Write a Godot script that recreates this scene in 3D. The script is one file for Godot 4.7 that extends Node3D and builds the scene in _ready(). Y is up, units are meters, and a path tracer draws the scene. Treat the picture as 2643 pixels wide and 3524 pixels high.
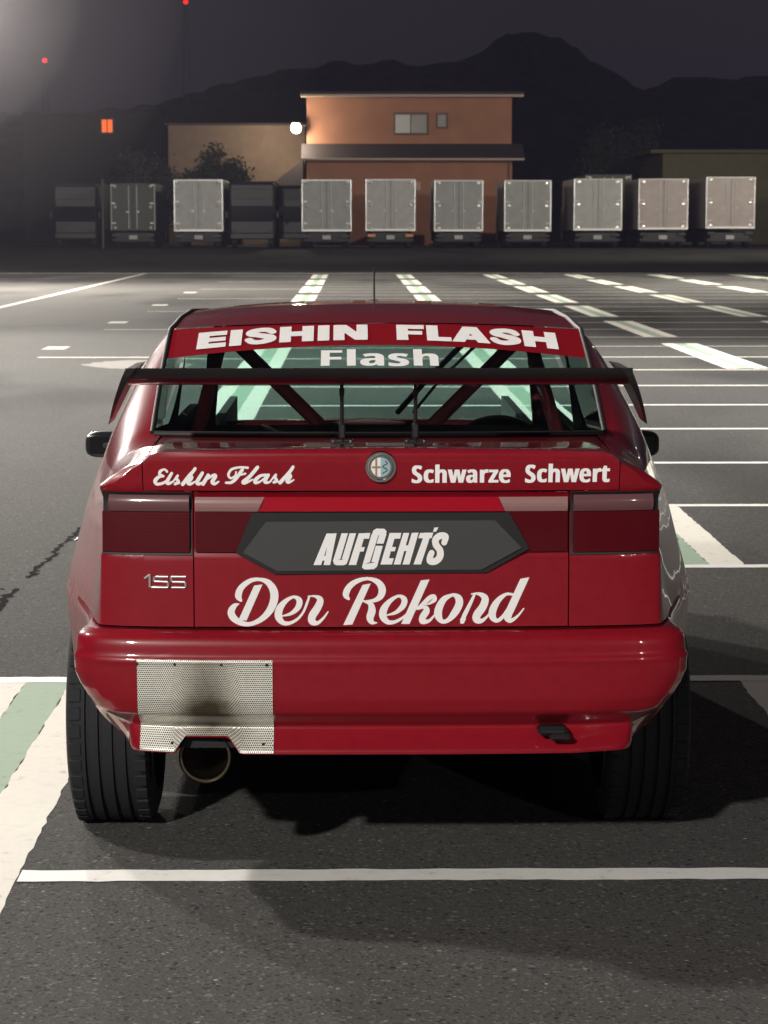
extends Node3D

# A race-prepared red saloon seen from behind on a night-time parking lot. Units are metres, y up, the lot's long lines run along -z.

var mats := {}
var rng := RandomNumberGenerator.new()
var plan_pts := PackedVector2Array()
var plan_len := PackedFloat32Array()
const CAR_X := 0.063
const CAR_Z := 7.42
const PW := 6.15


# ---------------------------------------------------------------- mesh builder
class Geo:
	var v := PackedVector3Array()
	var n := PackedVector3Array()
	var uv := PackedVector2Array()
	var ix := PackedInt32Array()

	func vert(p: Vector3, nn: Vector3, t := Vector2.ZERO) -> int:
		v.append(p)
		n.append(nn)
		uv.append(t)
		return v.size() - 1

	func tri(a: int, b: int, c: int) -> void:
		var face := (v[b] - v[a]).cross(v[c] - v[a])
		if face.dot(n[a] + n[b] + n[c]) > 0.0:
			ix.append_array([a, c, b])
		else:
			ix.append_array([a, b, c])

	func quad(a: Vector3, b: Vector3, c: Vector3, d: Vector3, away: Vector3) -> void:
		var nn := (b - a).cross(d - a)
		if nn.length() < 1e-12:
			nn = (c - b).cross(d - c)
		nn = nn.normalized()
		if nn.dot(away) < 0.0:
			nn = -nn
		var i := vert(a, nn, Vector2(0, 0))
		vert(b, nn, Vector2(1, 0))
		vert(c, nn, Vector2(1, 1))
		vert(d, nn, Vector2(0, 1))
		tri(i, i + 1, i + 2)
		tri(i, i + 2, i + 3)

	# f(u, v) for u, v in 0..1; normals point away from the point inside
	func grid(f: Callable, nu: int, nv: int, inside: Vector3, ulen := 1.0, vlen := 1.0) -> void:
		var base := v.size()
		var pts := PackedVector3Array()
		for j in nv + 1:
			for i in nu + 1:
				pts.append(f.call(float(i) / nu, float(j) / nv))
		var w := nu + 1
		var ns := PackedVector3Array()
		var side := 0.0
		for j in nv + 1:
			for i in w:
				var du := pts[j * w + mini(i + 1, nu)] - pts[j * w + maxi(i - 1, 0)]
				var dv := pts[mini(j + 1, nv) * w + i] - pts[maxi(j - 1, 0) * w + i]
				var nn := du.cross(dv)
				nn = nn.normalized() if nn.length() > 1e-12 else Vector3.ZERO
				ns.append(nn)
				side += nn.dot((pts[j * w + i] - inside).normalized())
		var s := 1.0 if side >= 0.0 else -1.0
		for k in pts.size():
			var nn: Vector3 = ns[k] * s
			if nn == Vector3.ZERO:
				nn = (pts[k] - inside).normalized()
			vert(pts[k], nn, Vector2(float(k % w) / nu * ulen, floorf(float(k) / w) / nv * vlen))
		for j in nv:
			for i in nu:
				var a := base + j * w + i
				tri(a, a + 1, a + w + 1)
				tri(a, a + w + 1, a + w)

	func box(c: Vector3, s: Vector3, bevel := 0.0, b := Basis()) -> void:
		var h := s / 2.0
		var bv := minf(bevel, minf(h.x, minf(h.y, h.z)) * 0.9)
		for ax in 3:
			for sg: float in [-1.0, 1.0]:
				var e1 := Vector3.ZERO
				var e2 := Vector3.ZERO
				var nn := Vector3.ZERO
				nn[ax] = sg
				e1[(ax + 1) % 3] = h[(ax + 1) % 3] - bv
				e2[(ax + 2) % 3] = h[(ax + 2) % 3] - bv
				var o := nn * h[ax]
				quad(c + b * (o - e1 - e2), c + b * (o + e1 - e2), c + b * (o + e1 + e2), c + b * (o - e1 + e2), b * nn)
		if bv <= 0.0:
			return
		for ax in 3:
			for s1 in [-1.0, 1.0]:
				for s2 in [-1.0, 1.0]:
					var a1 := (ax + 1) % 3
					var a2 := (ax + 2) % 3
					var p := Vector3.ZERO
					var q := Vector3.ZERO
					p[a1] = s1 * h[a1]
					p[a2] = s2 * (h[a2] - bv)
					q[a1] = s1 * (h[a1] - bv)
					q[a2] = s2 * h[a2]
					var l := Vector3.ZERO
					l[ax] = h[ax] - bv
					quad(c + b * (p - l), c + b * (p + l), c + b * (q + l), c + b * (q - l), b * (p + q))
		for sx in [-1.0, 1.0]:
			for sy in [-1.0, 1.0]:
				for sz in [-1.0, 1.0]:
					var sg := Vector3(sx, sy, sz)
					var i := vert(c + b * (sg * Vector3(h.x, h.y - bv, h.z - bv)), b * sg.normalized())
					vert(c + b * (sg * Vector3(h.x - bv, h.y, h.z - bv)), b * sg.normalized())
					vert(c + b * (sg * Vector3(h.x - bv, h.y - bv, h.z)), b * sg.normalized())
					tri(i, i + 1, i + 2)

	func tube(path: Array, r: float, seg := 8, caps := true, squash := Vector3.ONE) -> void:
		var rings := []
		for k in path.size():
			var p: Vector3 = path[k]
			var d: Vector3 = (path[mini(k + 1, path.size() - 1)] - path[maxi(k - 1, 0)]).normalized()
			var a := d.cross(Vector3.UP if absf(d.y) < 0.9 else Vector3.RIGHT).normalized()
			var b := d.cross(a).normalized()
			var ring := []
			for i in seg:
				var t := TAU * i / seg
				var o := a * cos(t) + b * sin(t)
				ring.append(vert(p + o * r * squash, o))
			rings.append(ring)
		for k in path.size() - 1:
			for i in seg:
				var q: int = (i + 1) % seg
				tri(rings[k][i], rings[k][q], rings[k + 1][q])
				tri(rings[k][i], rings[k + 1][q], rings[k + 1][i])
		if caps:
			for e in [0, path.size() - 1]:
				var d: Vector3 = (path[e] - path[1 if e == 0 else e - 1]).normalized()
				var c := vert(path[e], d)
				var first := v.size()
				for i in seg:
					vert(v[rings[e][i]], d)
				for i in seg:
					tri(c, first + i, first + (i + 1) % seg)

	# profile of (radius, along) turned about the axis through at
	func lathe(at: Vector3, axis: Vector3, profile: Array, seg := 32, closed := false) -> void:
		var a := axis.cross(Vector3.UP if absf(axis.y) < 0.9 else Vector3.RIGHT).normalized()
		var b := axis.cross(a).normalized()
		var m := profile.size()
		for k in (m if closed else m - 1):
			var p: Vector2 = profile[k]
			var q: Vector2 = profile[(k + 1) % m]
			var d := q - p
			var rn := Vector2(d.y, -d.x).normalized()
			for i in seg:
				var t0 := TAU * i / seg
				var t1 := TAU * (i + 1) / seg
				var o0 := a * cos(t0) + b * sin(t0)
				var o1 := a * cos(t1) + b * sin(t1)
				var n0 := (o0 * rn.x + axis * rn.y).normalized()
				var n1 := (o1 * rn.x + axis * rn.y).normalized()
				var j := vert(at + o0 * p.x + axis * p.y, n0)
				vert(at + o1 * p.x + axis * p.y, n1)
				vert(at + o1 * q.x + axis * q.y, n1)
				vert(at + o0 * q.x + axis * q.y, n0)
				tri(j, j + 1, j + 2)
				tri(j, j + 2, j + 3)

	# polygon in (x, y) pushed along z from z0 to z1
	func prism(poly: PackedVector2Array, z0: float, z1: float, x := Transform3D()) -> void:
		var tris := Geometry2D.triangulate_polygon(poly)
		var mid := Vector2.ZERO
		for p in poly:
			mid += p / poly.size()
		for e in [[z0, -1.0], [z1, 1.0]]:
			var first := v.size()
			var away: Vector3 = (x.basis * Vector3(0, 0, e[1] * signf(z1 - z0))).normalized()
			for p in poly:
				vert(x * Vector3(p.x, p.y, e[0]), away, p)
			for k in range(0, tris.size(), 3):
				tri(first + tris[k], first + tris[k + 1], first + tris[k + 2])
		var cw := Geometry2D.is_polygon_clockwise(poly)
		for k in poly.size():
			var p := poly[k]
			var q := poly[(k + 1) % poly.size()]
			var out := (q - p).orthogonal() * (-1.0 if not cw else 1.0)
			if Geometry2D.is_point_in_polygon((p + q) / 2.0 + out.normalized() * 0.0005, poly):
				out = -out
			quad(x * Vector3(p.x, p.y, z0), x * Vector3(q.x, q.y, z0), x * Vector3(q.x, q.y, z1), x * Vector3(p.x, p.y, z1), x.basis * Vector3(out.x, out.y, 0))

	func mesh() -> ArrayMesh:
		var arr := []
		arr.resize(Mesh.ARRAY_MAX)
		arr[Mesh.ARRAY_VERTEX] = v
		arr[Mesh.ARRAY_NORMAL] = n
		arr[Mesh.ARRAY_TEX_UV] = uv
		arr[Mesh.ARRAY_INDEX] = ix
		var m := ArrayMesh.new()
		m.add_surface_from_arrays(Mesh.PRIMITIVE_TRIANGLES, arr)
		return m


func obj(called: String, g: Geo, m: Material, parent: Node = self) -> MeshInstance3D:
	var o := MeshInstance3D.new()
	o.name = numbered(called, parent)
	o.mesh = g.mesh()
	o.material_override = m
	parent.add_child(o, true)
	return o


func numbered(called: String, parent: Node) -> String:
	if not parent.has_node(called):
		return called
	var k := 1
	while parent.has_node("%s_%03d" % [called, k]):
		k += 1
	return "%s_%03d" % [called, k]


func thing(called: String, label: String, category: String, at := Vector3.ZERO, turn := 0.0, group := "") -> Node3D:
	var o := Node3D.new()
	o.name = numbered(called, self)
	add_child(o, true)
	o.position = at
	o.rotation.y = turn
	tag(o, label, category, group)
	return o


func tag(o: Node, label: String, category: String, group := "") -> void:
	o.set_meta("label", label)
	o.set_meta("category", category)
	if group:
		o.set_meta("group", group)


func struct(called: String, g: Geo, m: Material, label := "") -> MeshInstance3D:
	var o := obj(called, g, m)
	o.set_meta("kind", "structure")
	if label:
		o.set_meta("label", label)
	return o


# ---------------------------------------------------------------- materials
func lin(r: float, g: float, b: float) -> Color:
	return Color(r, g, b).linear_to_srgb()


func mat(called: String, c: Color, rough := 0.6, metal := 0.0) -> StandardMaterial3D:
	var m := StandardMaterial3D.new()
	m.resource_name = called
	m.albedo_color = c
	m.roughness = rough
	m.metallic = metal
	mats[called] = m
	return m


func noise_tex(freq: float, seed_: int, size := 512, octaves := 3, ramp: Array = [], normal := false, bump := 4.0) -> NoiseTexture2D:
	var n := FastNoiseLite.new()
	n.seed = seed_
	n.frequency = freq
	n.fractal_octaves = octaves
	var t := NoiseTexture2D.new()
	t.width = size
	t.height = size
	t.seamless = true
	t.noise = n
	if ramp:
		var g := Gradient.new()
		var offs := PackedFloat32Array()
		var cols := PackedColorArray()
		for r in ramp:
			offs.append(r[0])
			cols.append(r[1])
		g.offsets = offs
		g.colors = cols
		t.color_ramp = g
	if normal:
		t.as_normal_map = true
		t.bump_strength = bump
	return t


func tri_world(m: StandardMaterial3D, scale: float) -> void:
	m.uv1_triplanar = true
	m.uv1_world_triplanar = true
	m.uv1_scale = Vector3.ONE * scale


func grey(x: float) -> Color:
	return Color(x, x, x)


func make_materials() -> void:
	# asphalt: binder and pale grit, real relief
	var grit := Image.create(1024, 1024, false, Image.FORMAT_RGB8)
	var bumps := Image.create(1024, 1024, false, Image.FORMAT_RGB8)
	var r := RandomNumberGenerator.new()
	r.seed = 71
	grit.fill(Color(0.31, 0.306, 0.30))
	bumps.fill(grey(0.35))
	for k in 150000:
		var x := r.randi_range(0, 1021)
		var y := r.randi_range(0, 1021)
		var s := 1 + int(r.randf() * r.randf() * 3.4)
		var tone := 0.17 + 0.27 * r.randf() + (0.16 * r.randf() if r.randf() < 0.12 else 0.0)
		grit.fill_rect(Rect2i(x, y, s, maxi(1, s - r.randi_range(0, 1))), Color(tone * 1.01, tone, tone * 0.975))
		bumps.fill_rect(Rect2i(x, y, s, s), grey(r.randf_range(0.15, 0.9)))
	for k in 90:
		var tone2 := r.randf_range(0.5, 0.8)
		grit.fill_rect(Rect2i(r.randi_range(0, 1020), r.randi_range(0, 1020), r.randi_range(1, 3), r.randi_range(1, 2)), Color(tone2, tone2 * 0.98, tone2 * 0.94))
	var grit_t := ImageTexture.create_from_image(grit)
	var bump_t := ImageTexture.create_from_image(bumps)
	var patches := noise_tex(0.006, 5, 512, 4, [[0.25, grey(0.72)], [0.5, grey(0.97)], [0.75, grey(1.0)]])
	for spec in [["asphalt", 1.0, 0.88, 0.22], ["road_asphalt", 0.62, 0.85, 0.35]]:
		var m := mat(spec[0], grey(spec[1]), spec[2])
		m.albedo_texture = grit_t
		m.metallic_specular = spec[3]
		m.heightmap_enabled = true
		m.heightmap_texture = bump_t
		m.heightmap_scale = 0.3
		tri_world(m, 0.31)
		m.detail_enabled = true
		m.detail_blend_mode = BaseMaterial3D.BLEND_MODE_MUL
		m.detail_albedo = patches
		m.detail_uv_layer = BaseMaterial3D.DETAIL_UV_2
		m.uv2_triplanar = true
		m.uv2_world_triplanar = true
		m.uv2_scale = Vector3(0.05, 0.05, 0.021)
	var wear := noise_tex(0.03, 9, 512, 5, [[0.0, grey(0.72)], [0.14, grey(0.9)], [0.2, grey(0.975)], [0.6, grey(1.0)], [1.0, grey(0.97)]])
	var pw := mat("paint_white", lin(0.79, 0.755, 0.67), 0.72)
	pw.albedo_texture = wear
	tri_world(pw, 0.8)
	pw.heightmap_enabled = true
	pw.heightmap_texture = bump_t
	pw.heightmap_scale = 0.08
	var wo := mat("paint_worn", lin(0.42, 0.40, 0.37), 0.8)
	wo.albedo_texture = wear
	tri_world(wo, 0.8)
	var pf := mat("paint_retro_lit", lin(0.90, 0.885, 0.84), 0.6)  # lamp light thrown back by the near lines, put into a brighter white
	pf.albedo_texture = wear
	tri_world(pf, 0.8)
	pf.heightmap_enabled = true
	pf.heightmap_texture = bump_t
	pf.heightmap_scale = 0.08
	var pg := mat("paint_green", lin(0.32, 0.435, 0.32), 0.75)
	pg.albedo_texture = wear
	tri_world(pg, 0.7)
	pg.heightmap_enabled = true
	pg.heightmap_texture = bump_t
	pg.heightmap_scale = 0.08
	var dust := mat("dust", lin(0.19, 0.18, 0.165), 0.9)
	dust.albedo_texture = wear
	tri_world(dust, 0.5)
	var tar := mat("tar", lin(0.012, 0.012, 0.012), 0.95)
	tar.metallic_specular = 0.1

	# car
	var red := mat("red_paint", lin(0.225, 0.0055, 0.0135), 0.33)
	red.metallic_specular = 0.28
	red.albedo_texture = noise_tex(0.05, 61, 512, 5, [[0.2, Color(0.95, 0.93, 0.93)], [0.5, Color(0.985, 0.98, 0.98)], [0.8, grey(1.0)]])
	red.uv1_triplanar = true
	red.uv1_scale = Vector3.ONE * 0.9
	red.clearcoat_enabled = true
	red.clearcoat = 1.0
	red.clearcoat_roughness = 0.035
	var vinyl := mat("red_vinyl", lin(0.20, 0.006, 0.012), 0.45)
	vinyl.metallic_specular = 0.12
	mat("white_vinyl", lin(0.80, 0.78, 0.765), 0.6)
	var black := mat("black_plastic", lin(0.012, 0.012, 0.013), 0.38)
	black.metallic_specular = 0.5
	var carbon := mat("wing_black", lin(0.012, 0.010, 0.011), 0.3)
	carbon.clearcoat_enabled = true
	carbon.clearcoat = 0.6
	carbon.clearcoat_roughness = 0.1
	mat("matt_black", lin(0.008, 0.008, 0.009), 0.8)
	mat("seal", lin(0.01, 0.008, 0.008), 0.6)
	var inner := mat("interior", lin(0.016, 0.013, 0.014), 0.85)
	inner.metallic_specular = 0.2
	var cage := mat("cage", lin(0.22, 0.02, 0.028), 0.5)
	cage.metallic_specular = 0.4
	var panel := mat("panel_grey", lin(0.033, 0.034, 0.033), 0.5)
	panel.heightmap_enabled = true
	panel.heightmap_texture = bump_t
	panel.heightmap_scale = 0.02
	tri_world(panel, 4.0)
	mat("chrome", lin(0.75, 0.75, 0.74), 0.08, 1.0)
	mat("badge_metal", lin(0.6, 0.58, 0.56), 0.3, 0.7)
	mat("steel", lin(0.13, 0.105, 0.07), 0.35, 1.0)
	mat("dull_steel", lin(0.3, 0.28, 0.25), 0.4, 1.0)
	var rub := mat("rubber", lin(0.018, 0.018, 0.02), 0.72)
	rub.metallic_specular = 0.35
	var lens := mat("red_lens", lin(0.07, 0.0015, 0.005), 0.3)
	lens.metallic_specular = 0.1
	lens.clearcoat_enabled = true
	lens.clearcoat = 1.0
	lens.clearcoat_roughness = 0.05
	var refl := mat("red_reflector", lin(0.33, 0.003, 0.014), 0.3)
	refl.metallic_specular = 0.1
	refl.clearcoat_enabled = true
	refl.clearcoat = 1.0
	refl.clearcoat_roughness = 0.05
	var clear := mat("smoke_lens", lin(0.27, 0.15, 0.145), 0.3)
	clear.metallic_specular = 0.3
	clear.clearcoat_enabled = true
	clear.clearcoat = 1.0
	clear.clearcoat_roughness = 0.06
	var dl := mat("dark_lens", lin(0.13, 0.055, 0.06), 0.3)
	dl.metallic_specular = 0.3
	dl.clearcoat_enabled = true
	dl.clearcoat = 1.0
	dl.clearcoat_roughness = 0.08
	# ribs pressed into the lenses
	var ribs := Image.create(8, 64, false, Image.FORMAT_RGB8)
	for y in 64:
		ribs.fill_rect(Rect2i(0, y, 8, 1), grey(0.5 + 0.5 * sin(TAU * y / 16.0)))
	var rib_t := ImageTexture.create_from_image(ribs)
	for nm in ["red_lens", "red_reflector", "smoke_lens"]:
		var lm: StandardMaterial3D = mats[nm]
		lm.heightmap_enabled = true
		lm.heightmap_texture = rib_t
		lm.heightmap_scale = 0.022
		lm.uv1_scale = Vector3(1, 1, 1)
	var glass := mat("car_glass", Color(0.78, 0.87, 0.85, 0.0), 0.0)
	glass.transparency = BaseMaterial3D.TRANSPARENCY_ALPHA
	glass.refraction_enabled = true
	glass.refraction_scale = 0.012
	var dark_glass := mat("dark_glass", lin(0.006, 0.006, 0.007), 0.05)
	dark_glass.metallic_specular = 0.5
	# punched aluminium sheet
	var dots := Image.create(1024, 768, false, Image.FORMAT_RGB8)
	var soot := FastNoiseLite.new()
	soot.seed = 12
	soot.frequency = 0.006
	for y in range(0, 768, 2):
		for x in range(0, 1024, 2):
			var q := Vector2((x - 540.0) / 230.0, (y - 210.0) / 210.0)
			var k := exp(-q.length_squared() * 1.3) * (1.0 + 0.35 * soot.get_noise_2d(x, y)) + 0.08 * soot.get_noise_2d(x * 3, y * 3)
			var q2 := Vector2((x - 520.0) / 170.0, (y - 520.0) / 330.0)
			k = clampf(k + 0.45 * exp(-q2.length_squared()), 0.0, 0.93)
			dots.fill_rect(Rect2i(x, y, 2, 2), Color(0.93, 0.92, 0.87).lerp(Color(0.26, 0.22, 0.16), k))
	for j in 48:
		for i in 64:
			var c := Vector2(i * 16.0 + (8.0 if j % 2 else 0.0), j * 16.0 + 8.0)
			for dy in range(-5, 6):
				var half := int(sqrt(maxf(0.0, 29.0 - dy * dy)))
				dots.fill_rect(Rect2i(int(c.x) - half, int(c.y) + dy, half * 2 + 1, 1), Color(0.09, 0.085, 0.075))
	var punched := mat("punched_aluminium", grey(1.0), 0.38, 0.3)
	punched.albedo_texture = ImageTexture.create_from_image(dots)

	# background
	var orange := mat("orange_render", lin(0.35, 0.165, 0.10), 0.9)
	orange.albedo_texture = noise_tex(0.02, 21, 256, 3, [[0.2, grey(0.95)], [0.8, grey(1.0)]])
	tri_world(orange, 0.12)
	var cream := mat("cream_render", lin(0.165, 0.118, 0.085), 0.9)
	cream.albedo_texture = orange.albedo_texture
	tri_world(cream, 0.3)
	var olive := mat("olive_render", lin(0.12, 0.11, 0.06), 0.9)
	olive.albedo_texture = orange.albedo_texture
	tri_world(olive, 0.3)
	mat("eave", lin(0.42, 0.33, 0.27), 0.7)
	mat("roof_dark", lin(0.03, 0.024, 0.026), 0.8)
	mat("window_pale", lin(0.42, 0.42, 0.4), 0.3)
	mat("frame_dark", lin(0.10, 0.055, 0.035), 0.6)
	var alu := mat("truck_box", lin(0.33, 0.33, 0.32), 0.5, 0.1)
	alu.albedo_texture = noise_tex(0.03, 33, 256, 3, [[0.2, grey(0.94)], [0.8, grey(1.0)]])
	tri_world(alu, 0.25)
	for v in [["truck_box_pink", 0.34, 0.30, 0.285], ["truck_box_grey", 0.25, 0.26, 0.255]]:
		var tv := mat(v[0], lin(v[1], v[2], v[3]), 0.5, 0.1)
		tv.albedo_texture = alu.albedo_texture
		tri_world(tv, 0.2)
	var alu2 := mat("truck_box_dim", lin(0.06, 0.064, 0.058), 0.6)  # darker copy of the box colour, with the weak light put into it
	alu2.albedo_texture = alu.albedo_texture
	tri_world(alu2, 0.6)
	mat("truck_trim", lin(0.5, 0.5, 0.48), 0.4, 0.3)
	mat("tape", lin(0.85, 0.85, 0.82), 0.3)
	mat("truck_steel", lin(0.8, 0.8, 0.78), 0.28, 0.8)
	mat("truck_dark", lin(0.015, 0.015, 0.017), 0.6)
	mat("cab_dark", lin(0.012, 0.012, 0.015), 0.5)
	mat("amber", lin(0.5, 0.15, 0.02), 0.3)
	mat("bark", lin(0.05, 0.035, 0.025), 0.9)
	mat("leaf", lin(0.03, 0.036, 0.026), 0.9)
	var hill := mat("hill", lin(0.06, 0.065, 0.05), 0.95)
	hill.albedo_texture = noise_tex(0.03, 44, 256, 4, [[0.2, grey(0.6)], [0.8, grey(1.0)]])
	tri_world(hill, 0.02)
	mat("galvanised", lin(0.3, 0.3, 0.3), 0.5, 0.6)


func glow(called: String, c: Color, power: float) -> StandardMaterial3D:
	var m := mat(called, c, 0.5)
	m.emission_enabled = true
	m.emission = c
	m.emission_energy_multiplier = power
	return m


# ---------------------------------------------------------------- car body shape
func P(x: float, h: float, z: float) -> Vector3:
	return Vector3(x, h, CAR_Z - z)


func prof(tab: Array, h: float) -> float:
	if h <= tab[0][0]:
		return tab[0][1]
	for k in tab.size() - 1:
		if h <= tab[k + 1][0]:
			return lerpf(tab[k][1], tab[k + 1][1], (h - tab[k][0]) / (tab[k + 1][0] - tab[k][0]))
	return tab[-1][1]


func make_plan() -> void:
	var k: Array[Vector2] = [Vector2(0, 5.24), Vector2(0.25, 5.242), Vector2(0.45, 5.250), Vector2(0.58, 5.262), Vector2(0.645, 5.276), Vector2(0.666, 5.286), Vector2(0.6765, 5.306), Vector2(0.694, 5.38), Vector2(0.722, 5.52), Vector2(0.772, 5.72), Vector2(0.818, 5.92), Vector2(0.842, 6.07), Vector2(0.848, 6.3), Vector2(0.845, 7.0), Vector2(0.845, 8.0), Vector2(0.84, 8.6), Vector2(0.82, 9.0), Vector2(0.76, 9.35), Vector2(0.64, 9.54), Vector2(0.4, 9.62), Vector2(0, 9.64)]
	for i in k.size() - 1:
		var a := k[maxi(i - 1, 0)] if i > 0 else Vector2(-k[1].x, k[1].y)
		var d := k[i + 2] if i + 2 < k.size() else Vector2(-k[i].x, k[i].y)
		# centripetal-like: scale the tangents to the segment
		var l := k[i].distance_to(k[i + 1])
		var m0 := (k[i + 1] - a).normalized() * l
		var m1 := (d - k[i]).normalized() * l
		for s in 40:
			var t := s / 40.0
			plan_pts.append(k[i] * (2 * t * t * t - 3 * t * t + 1) + m0 * (t * t * t - 2 * t * t + t) + k[i + 1] * (-2 * t * t * t + 3 * t * t) + m1 * (t * t * t - t * t))
	plan_pts.append(k[-1])
	var tot := 0.0
	plan_len.append(0.0)
	for i in plan_pts.size() - 1:
		tot += plan_pts[i].distance_to(plan_pts[i + 1])
		plan_len.append(tot)


func plan_at(t: float) -> Array:
	var s := clampf(absf(t), 0.0, plan_len[-1] - 1e-5)
	var i := plan_len.bsearch(s)
	i = clampi(i - 1, 0, plan_pts.size() - 2)
	var f := (s - plan_len[i]) / maxf(plan_len[i + 1] - plan_len[i], 1e-9)
	var p := plan_pts[i].lerp(plan_pts[i + 1], f)
	var i0 := maxi(i - 2, 0)
	var d := (plan_pts[mini(i + 3, plan_pts.size() - 1)] - plan_pts[i0]).normalized()
	var n := Vector2(d.y, -d.x)
	if s < 0.02:
		n = Vector2(0, -1)
	return [p, n]


func t_of_x(x: float) -> float:
	for i in plan_pts.size() - 1:
		if plan_pts[i + 1].x >= absf(x):
			return lerpf(plan_len[i], plan_len[i + 1], (absf(x) - plan_pts[i].x) / maxf(plan_pts[i + 1].x - plan_pts[i].x, 1e-9)) * (-1.0 if x < 0 else 1.0)
	return 0.0


func t_of_z(z: float) -> float:
	for i in plan_pts.size() - 1:
		if plan_pts[i + 1].y >= z:
			return lerpf(plan_len[i], plan_len[i + 1], (z - plan_pts[i].y) / maxf(plan_pts[i + 1].y - plan_pts[i].y, 1e-9))
	return plan_len[-1]


const D_REAR := [[0.360, -0.010], [0.369, -0.016], [0.376, -0.017], [0.423, 0.020], [0.430, 0.024], [0.466, -0.034], [0.472, -0.040], [0.503, -0.047], [0.588, -0.0465], [0.594, -0.0495], [0.597, -0.0485], [0.605, -0.0425], [0.612, -0.0415], [0.634, -0.0385], [0.646, -0.034], [0.655, -0.027], [0.6635, -0.012], [0.666, 0.012], [0.835, 0.014], [0.842, 0.02], [0.978, 0.022], [0.984, 0.012], [1.0, 0.008], [1.06, 0.0], [1.078, 0.002], [1.088, 0.012]]
const D_SIDE := [[0.2, 0.035], [0.3, 0.015], [0.45, 0.002], [0.6, 0.0], [0.64, 0.002], [0.655, 0.006], [0.664, 0.012], [0.666, 0.009], [0.70, 0.017], [0.78, 0.04], [0.85, 0.058], [0.915, 0.08], [0.985, 0.108], [1.05, 0.145]]
const X_TAPER := [[0.36, 0.10], [0.375, 0.095], [0.42, 0.062], [0.475, 0.038], [0.53, 0.005], [0.56, -0.008], [0.65, -0.010], [0.664, 0.0]]
const Z_TAPER := [[5.2, 1.0], [5.32, 1.0], [5.55, 0.3], [5.72, 0.0]]
const D_FRONT := [[0.2, 0.05], [0.35, 0.0], [0.55, 0.0], [0.66, 0.05], [0.75, 0.14], [0.9, 0.3]]
const H_TOP_SIDE := [[5.26, 1.0], [5.32, 0.99], [5.5, 0.985], [6.1, 0.985], [6.5, 0.965], [7.5, 0.93], [8.6, 0.86], [9.2, 0.79], [9.5, 0.72], [9.64, 0.67]]


func body(t: float, h: float, off := 0.0) -> Vector3:
	var a := plan_at(t)
	var p: Vector2 = a[0]
	var n: Vector2 = a[1]
	var wr := 1.0 - smoothstep(5.27, 5.42, p.y)
	var wf := smoothstep(9.1, 9.55, p.y)
	var near_rear := lerpf(0.72, 1.0, smoothstep(5.3, 6.0, p.y))
	var d := prof(D_REAR, h) * wr + prof(D_FRONT, h) * wf + prof(D_SIDE, h) * near_rear * (1.0 - wr - wf)
	var q := p + n * (off - d)
	q.x -= prof(X_TAPER, h) * prof(Z_TAPER, p.y) * smoothstep(0.42, 0.62, p.x)
	return P(q.x * (-1.0 if t < 0 else 1.0), h, q.y)


func h_bottom(t: float) -> float:
	var p: Vector2 = plan_at(t)[0]
	var z := p.y
	var h := 0.2 if t < 0 else 0.12  # right sill set lower to block light under the car
	if z < 5.8:
		h = prof([[5.28, 0.369], [5.32, 0.372], [5.5, 0.40], [5.66, 0.46], [5.8, 0.515]], z) if p.x > 0.6 else 0.369
		if t < 0 and z < 5.3:
			var x := -(p.x - 0.085 * smoothstep(0.42, 0.62, p.x))
			h = maxf(h, minf(0.405, minf(0.369 + (x + 0.49) * 1.2, 0.369 + (-0.33 - x) * 1.2)))
	elif z < 6.07:
		h = 0.5
	for c in [6.07, 8.61]:
		if absf(z - c) < 0.35:
			h = maxf(h, 0.30 + sqrt(maxf(0.0, 0.35 * 0.35 - (z - c) * (z - c))))
	return h


func h_top(t: float) -> float:
	var p: Vector2 = plan_at(t)[0]
	if p.y < 5.3 and p.x < 0.64:
		return lerpf(1.048, 1.0, smoothstep(0.556, 0.64, p.x))
	return prof(H_TOP_SIDE, p.y)


# a panel laid on the body between two t values and two heights, its edges turned in
func panel(g: Geo, t0: float, t1: float, nt: int, lo: Callable, hi: Callable, nh: int, off := 0.0, skirt := 0.012, ulen := 1.0, vlen := 1.0) -> void:
	var inside := P(0, 0.7, 7.4)
	var f := func(u: float, w: float) -> Vector3:
		var t := lerpf(t0, t1, u)
		var a: float = lo.call(t)
		var b: float = hi.call(t)
		return body(t, lerpf(a, b, w), off)
	g.grid(f, nt, nh, inside, ulen, vlen)
	if skirt <= 0.0:
		return
	var centre := body((t0 + t1) / 2, (lo.call((t0 + t1) / 2) + hi.call((t0 + t1) / 2)) / 2, off)
	for e in 2:
		for i in nt:
			var ta := lerpf(t0, t1, float(i) / nt)
			var tb := lerpf(t0, t1, float(i + 1) / nt)
			var fn: Callable = lo if e == 0 else hi
			var ha: float = fn.call(ta)
			var hb: float = fn.call(tb)
			g.quad(body(ta, ha, off), body(tb, hb, off), body(tb, hb, off - skirt), body(ta, ha, off - skirt), Vector3(0, -1 if e == 0 else 1, 0))
		var te := t0 if e == 0 else t1
		for j in nh:
			var a: float = lo.call(te)
			var b: float = hi.call(te)
			var h0 := lerpf(a, b, float(j) / nh)
			var h1 := lerpf(a, b, float(j + 1) / nh)
			g.quad(body(te, h0, off), body(te, h1, off), body(te, h1, off - skirt), body(te, h0, off - skirt), body(te, h0, off) - centre)


func cst(x: float) -> Callable:
	return func(_t: float) -> float: return x


func hs(tab: Array) -> Callable:   # height by x on the rear
	return func(t: float) -> float:
		var p: Vector2 = plan_at(t)[0]
		return prof(tab, p.x * (-1.0 if t < 0 else 1.0))


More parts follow.
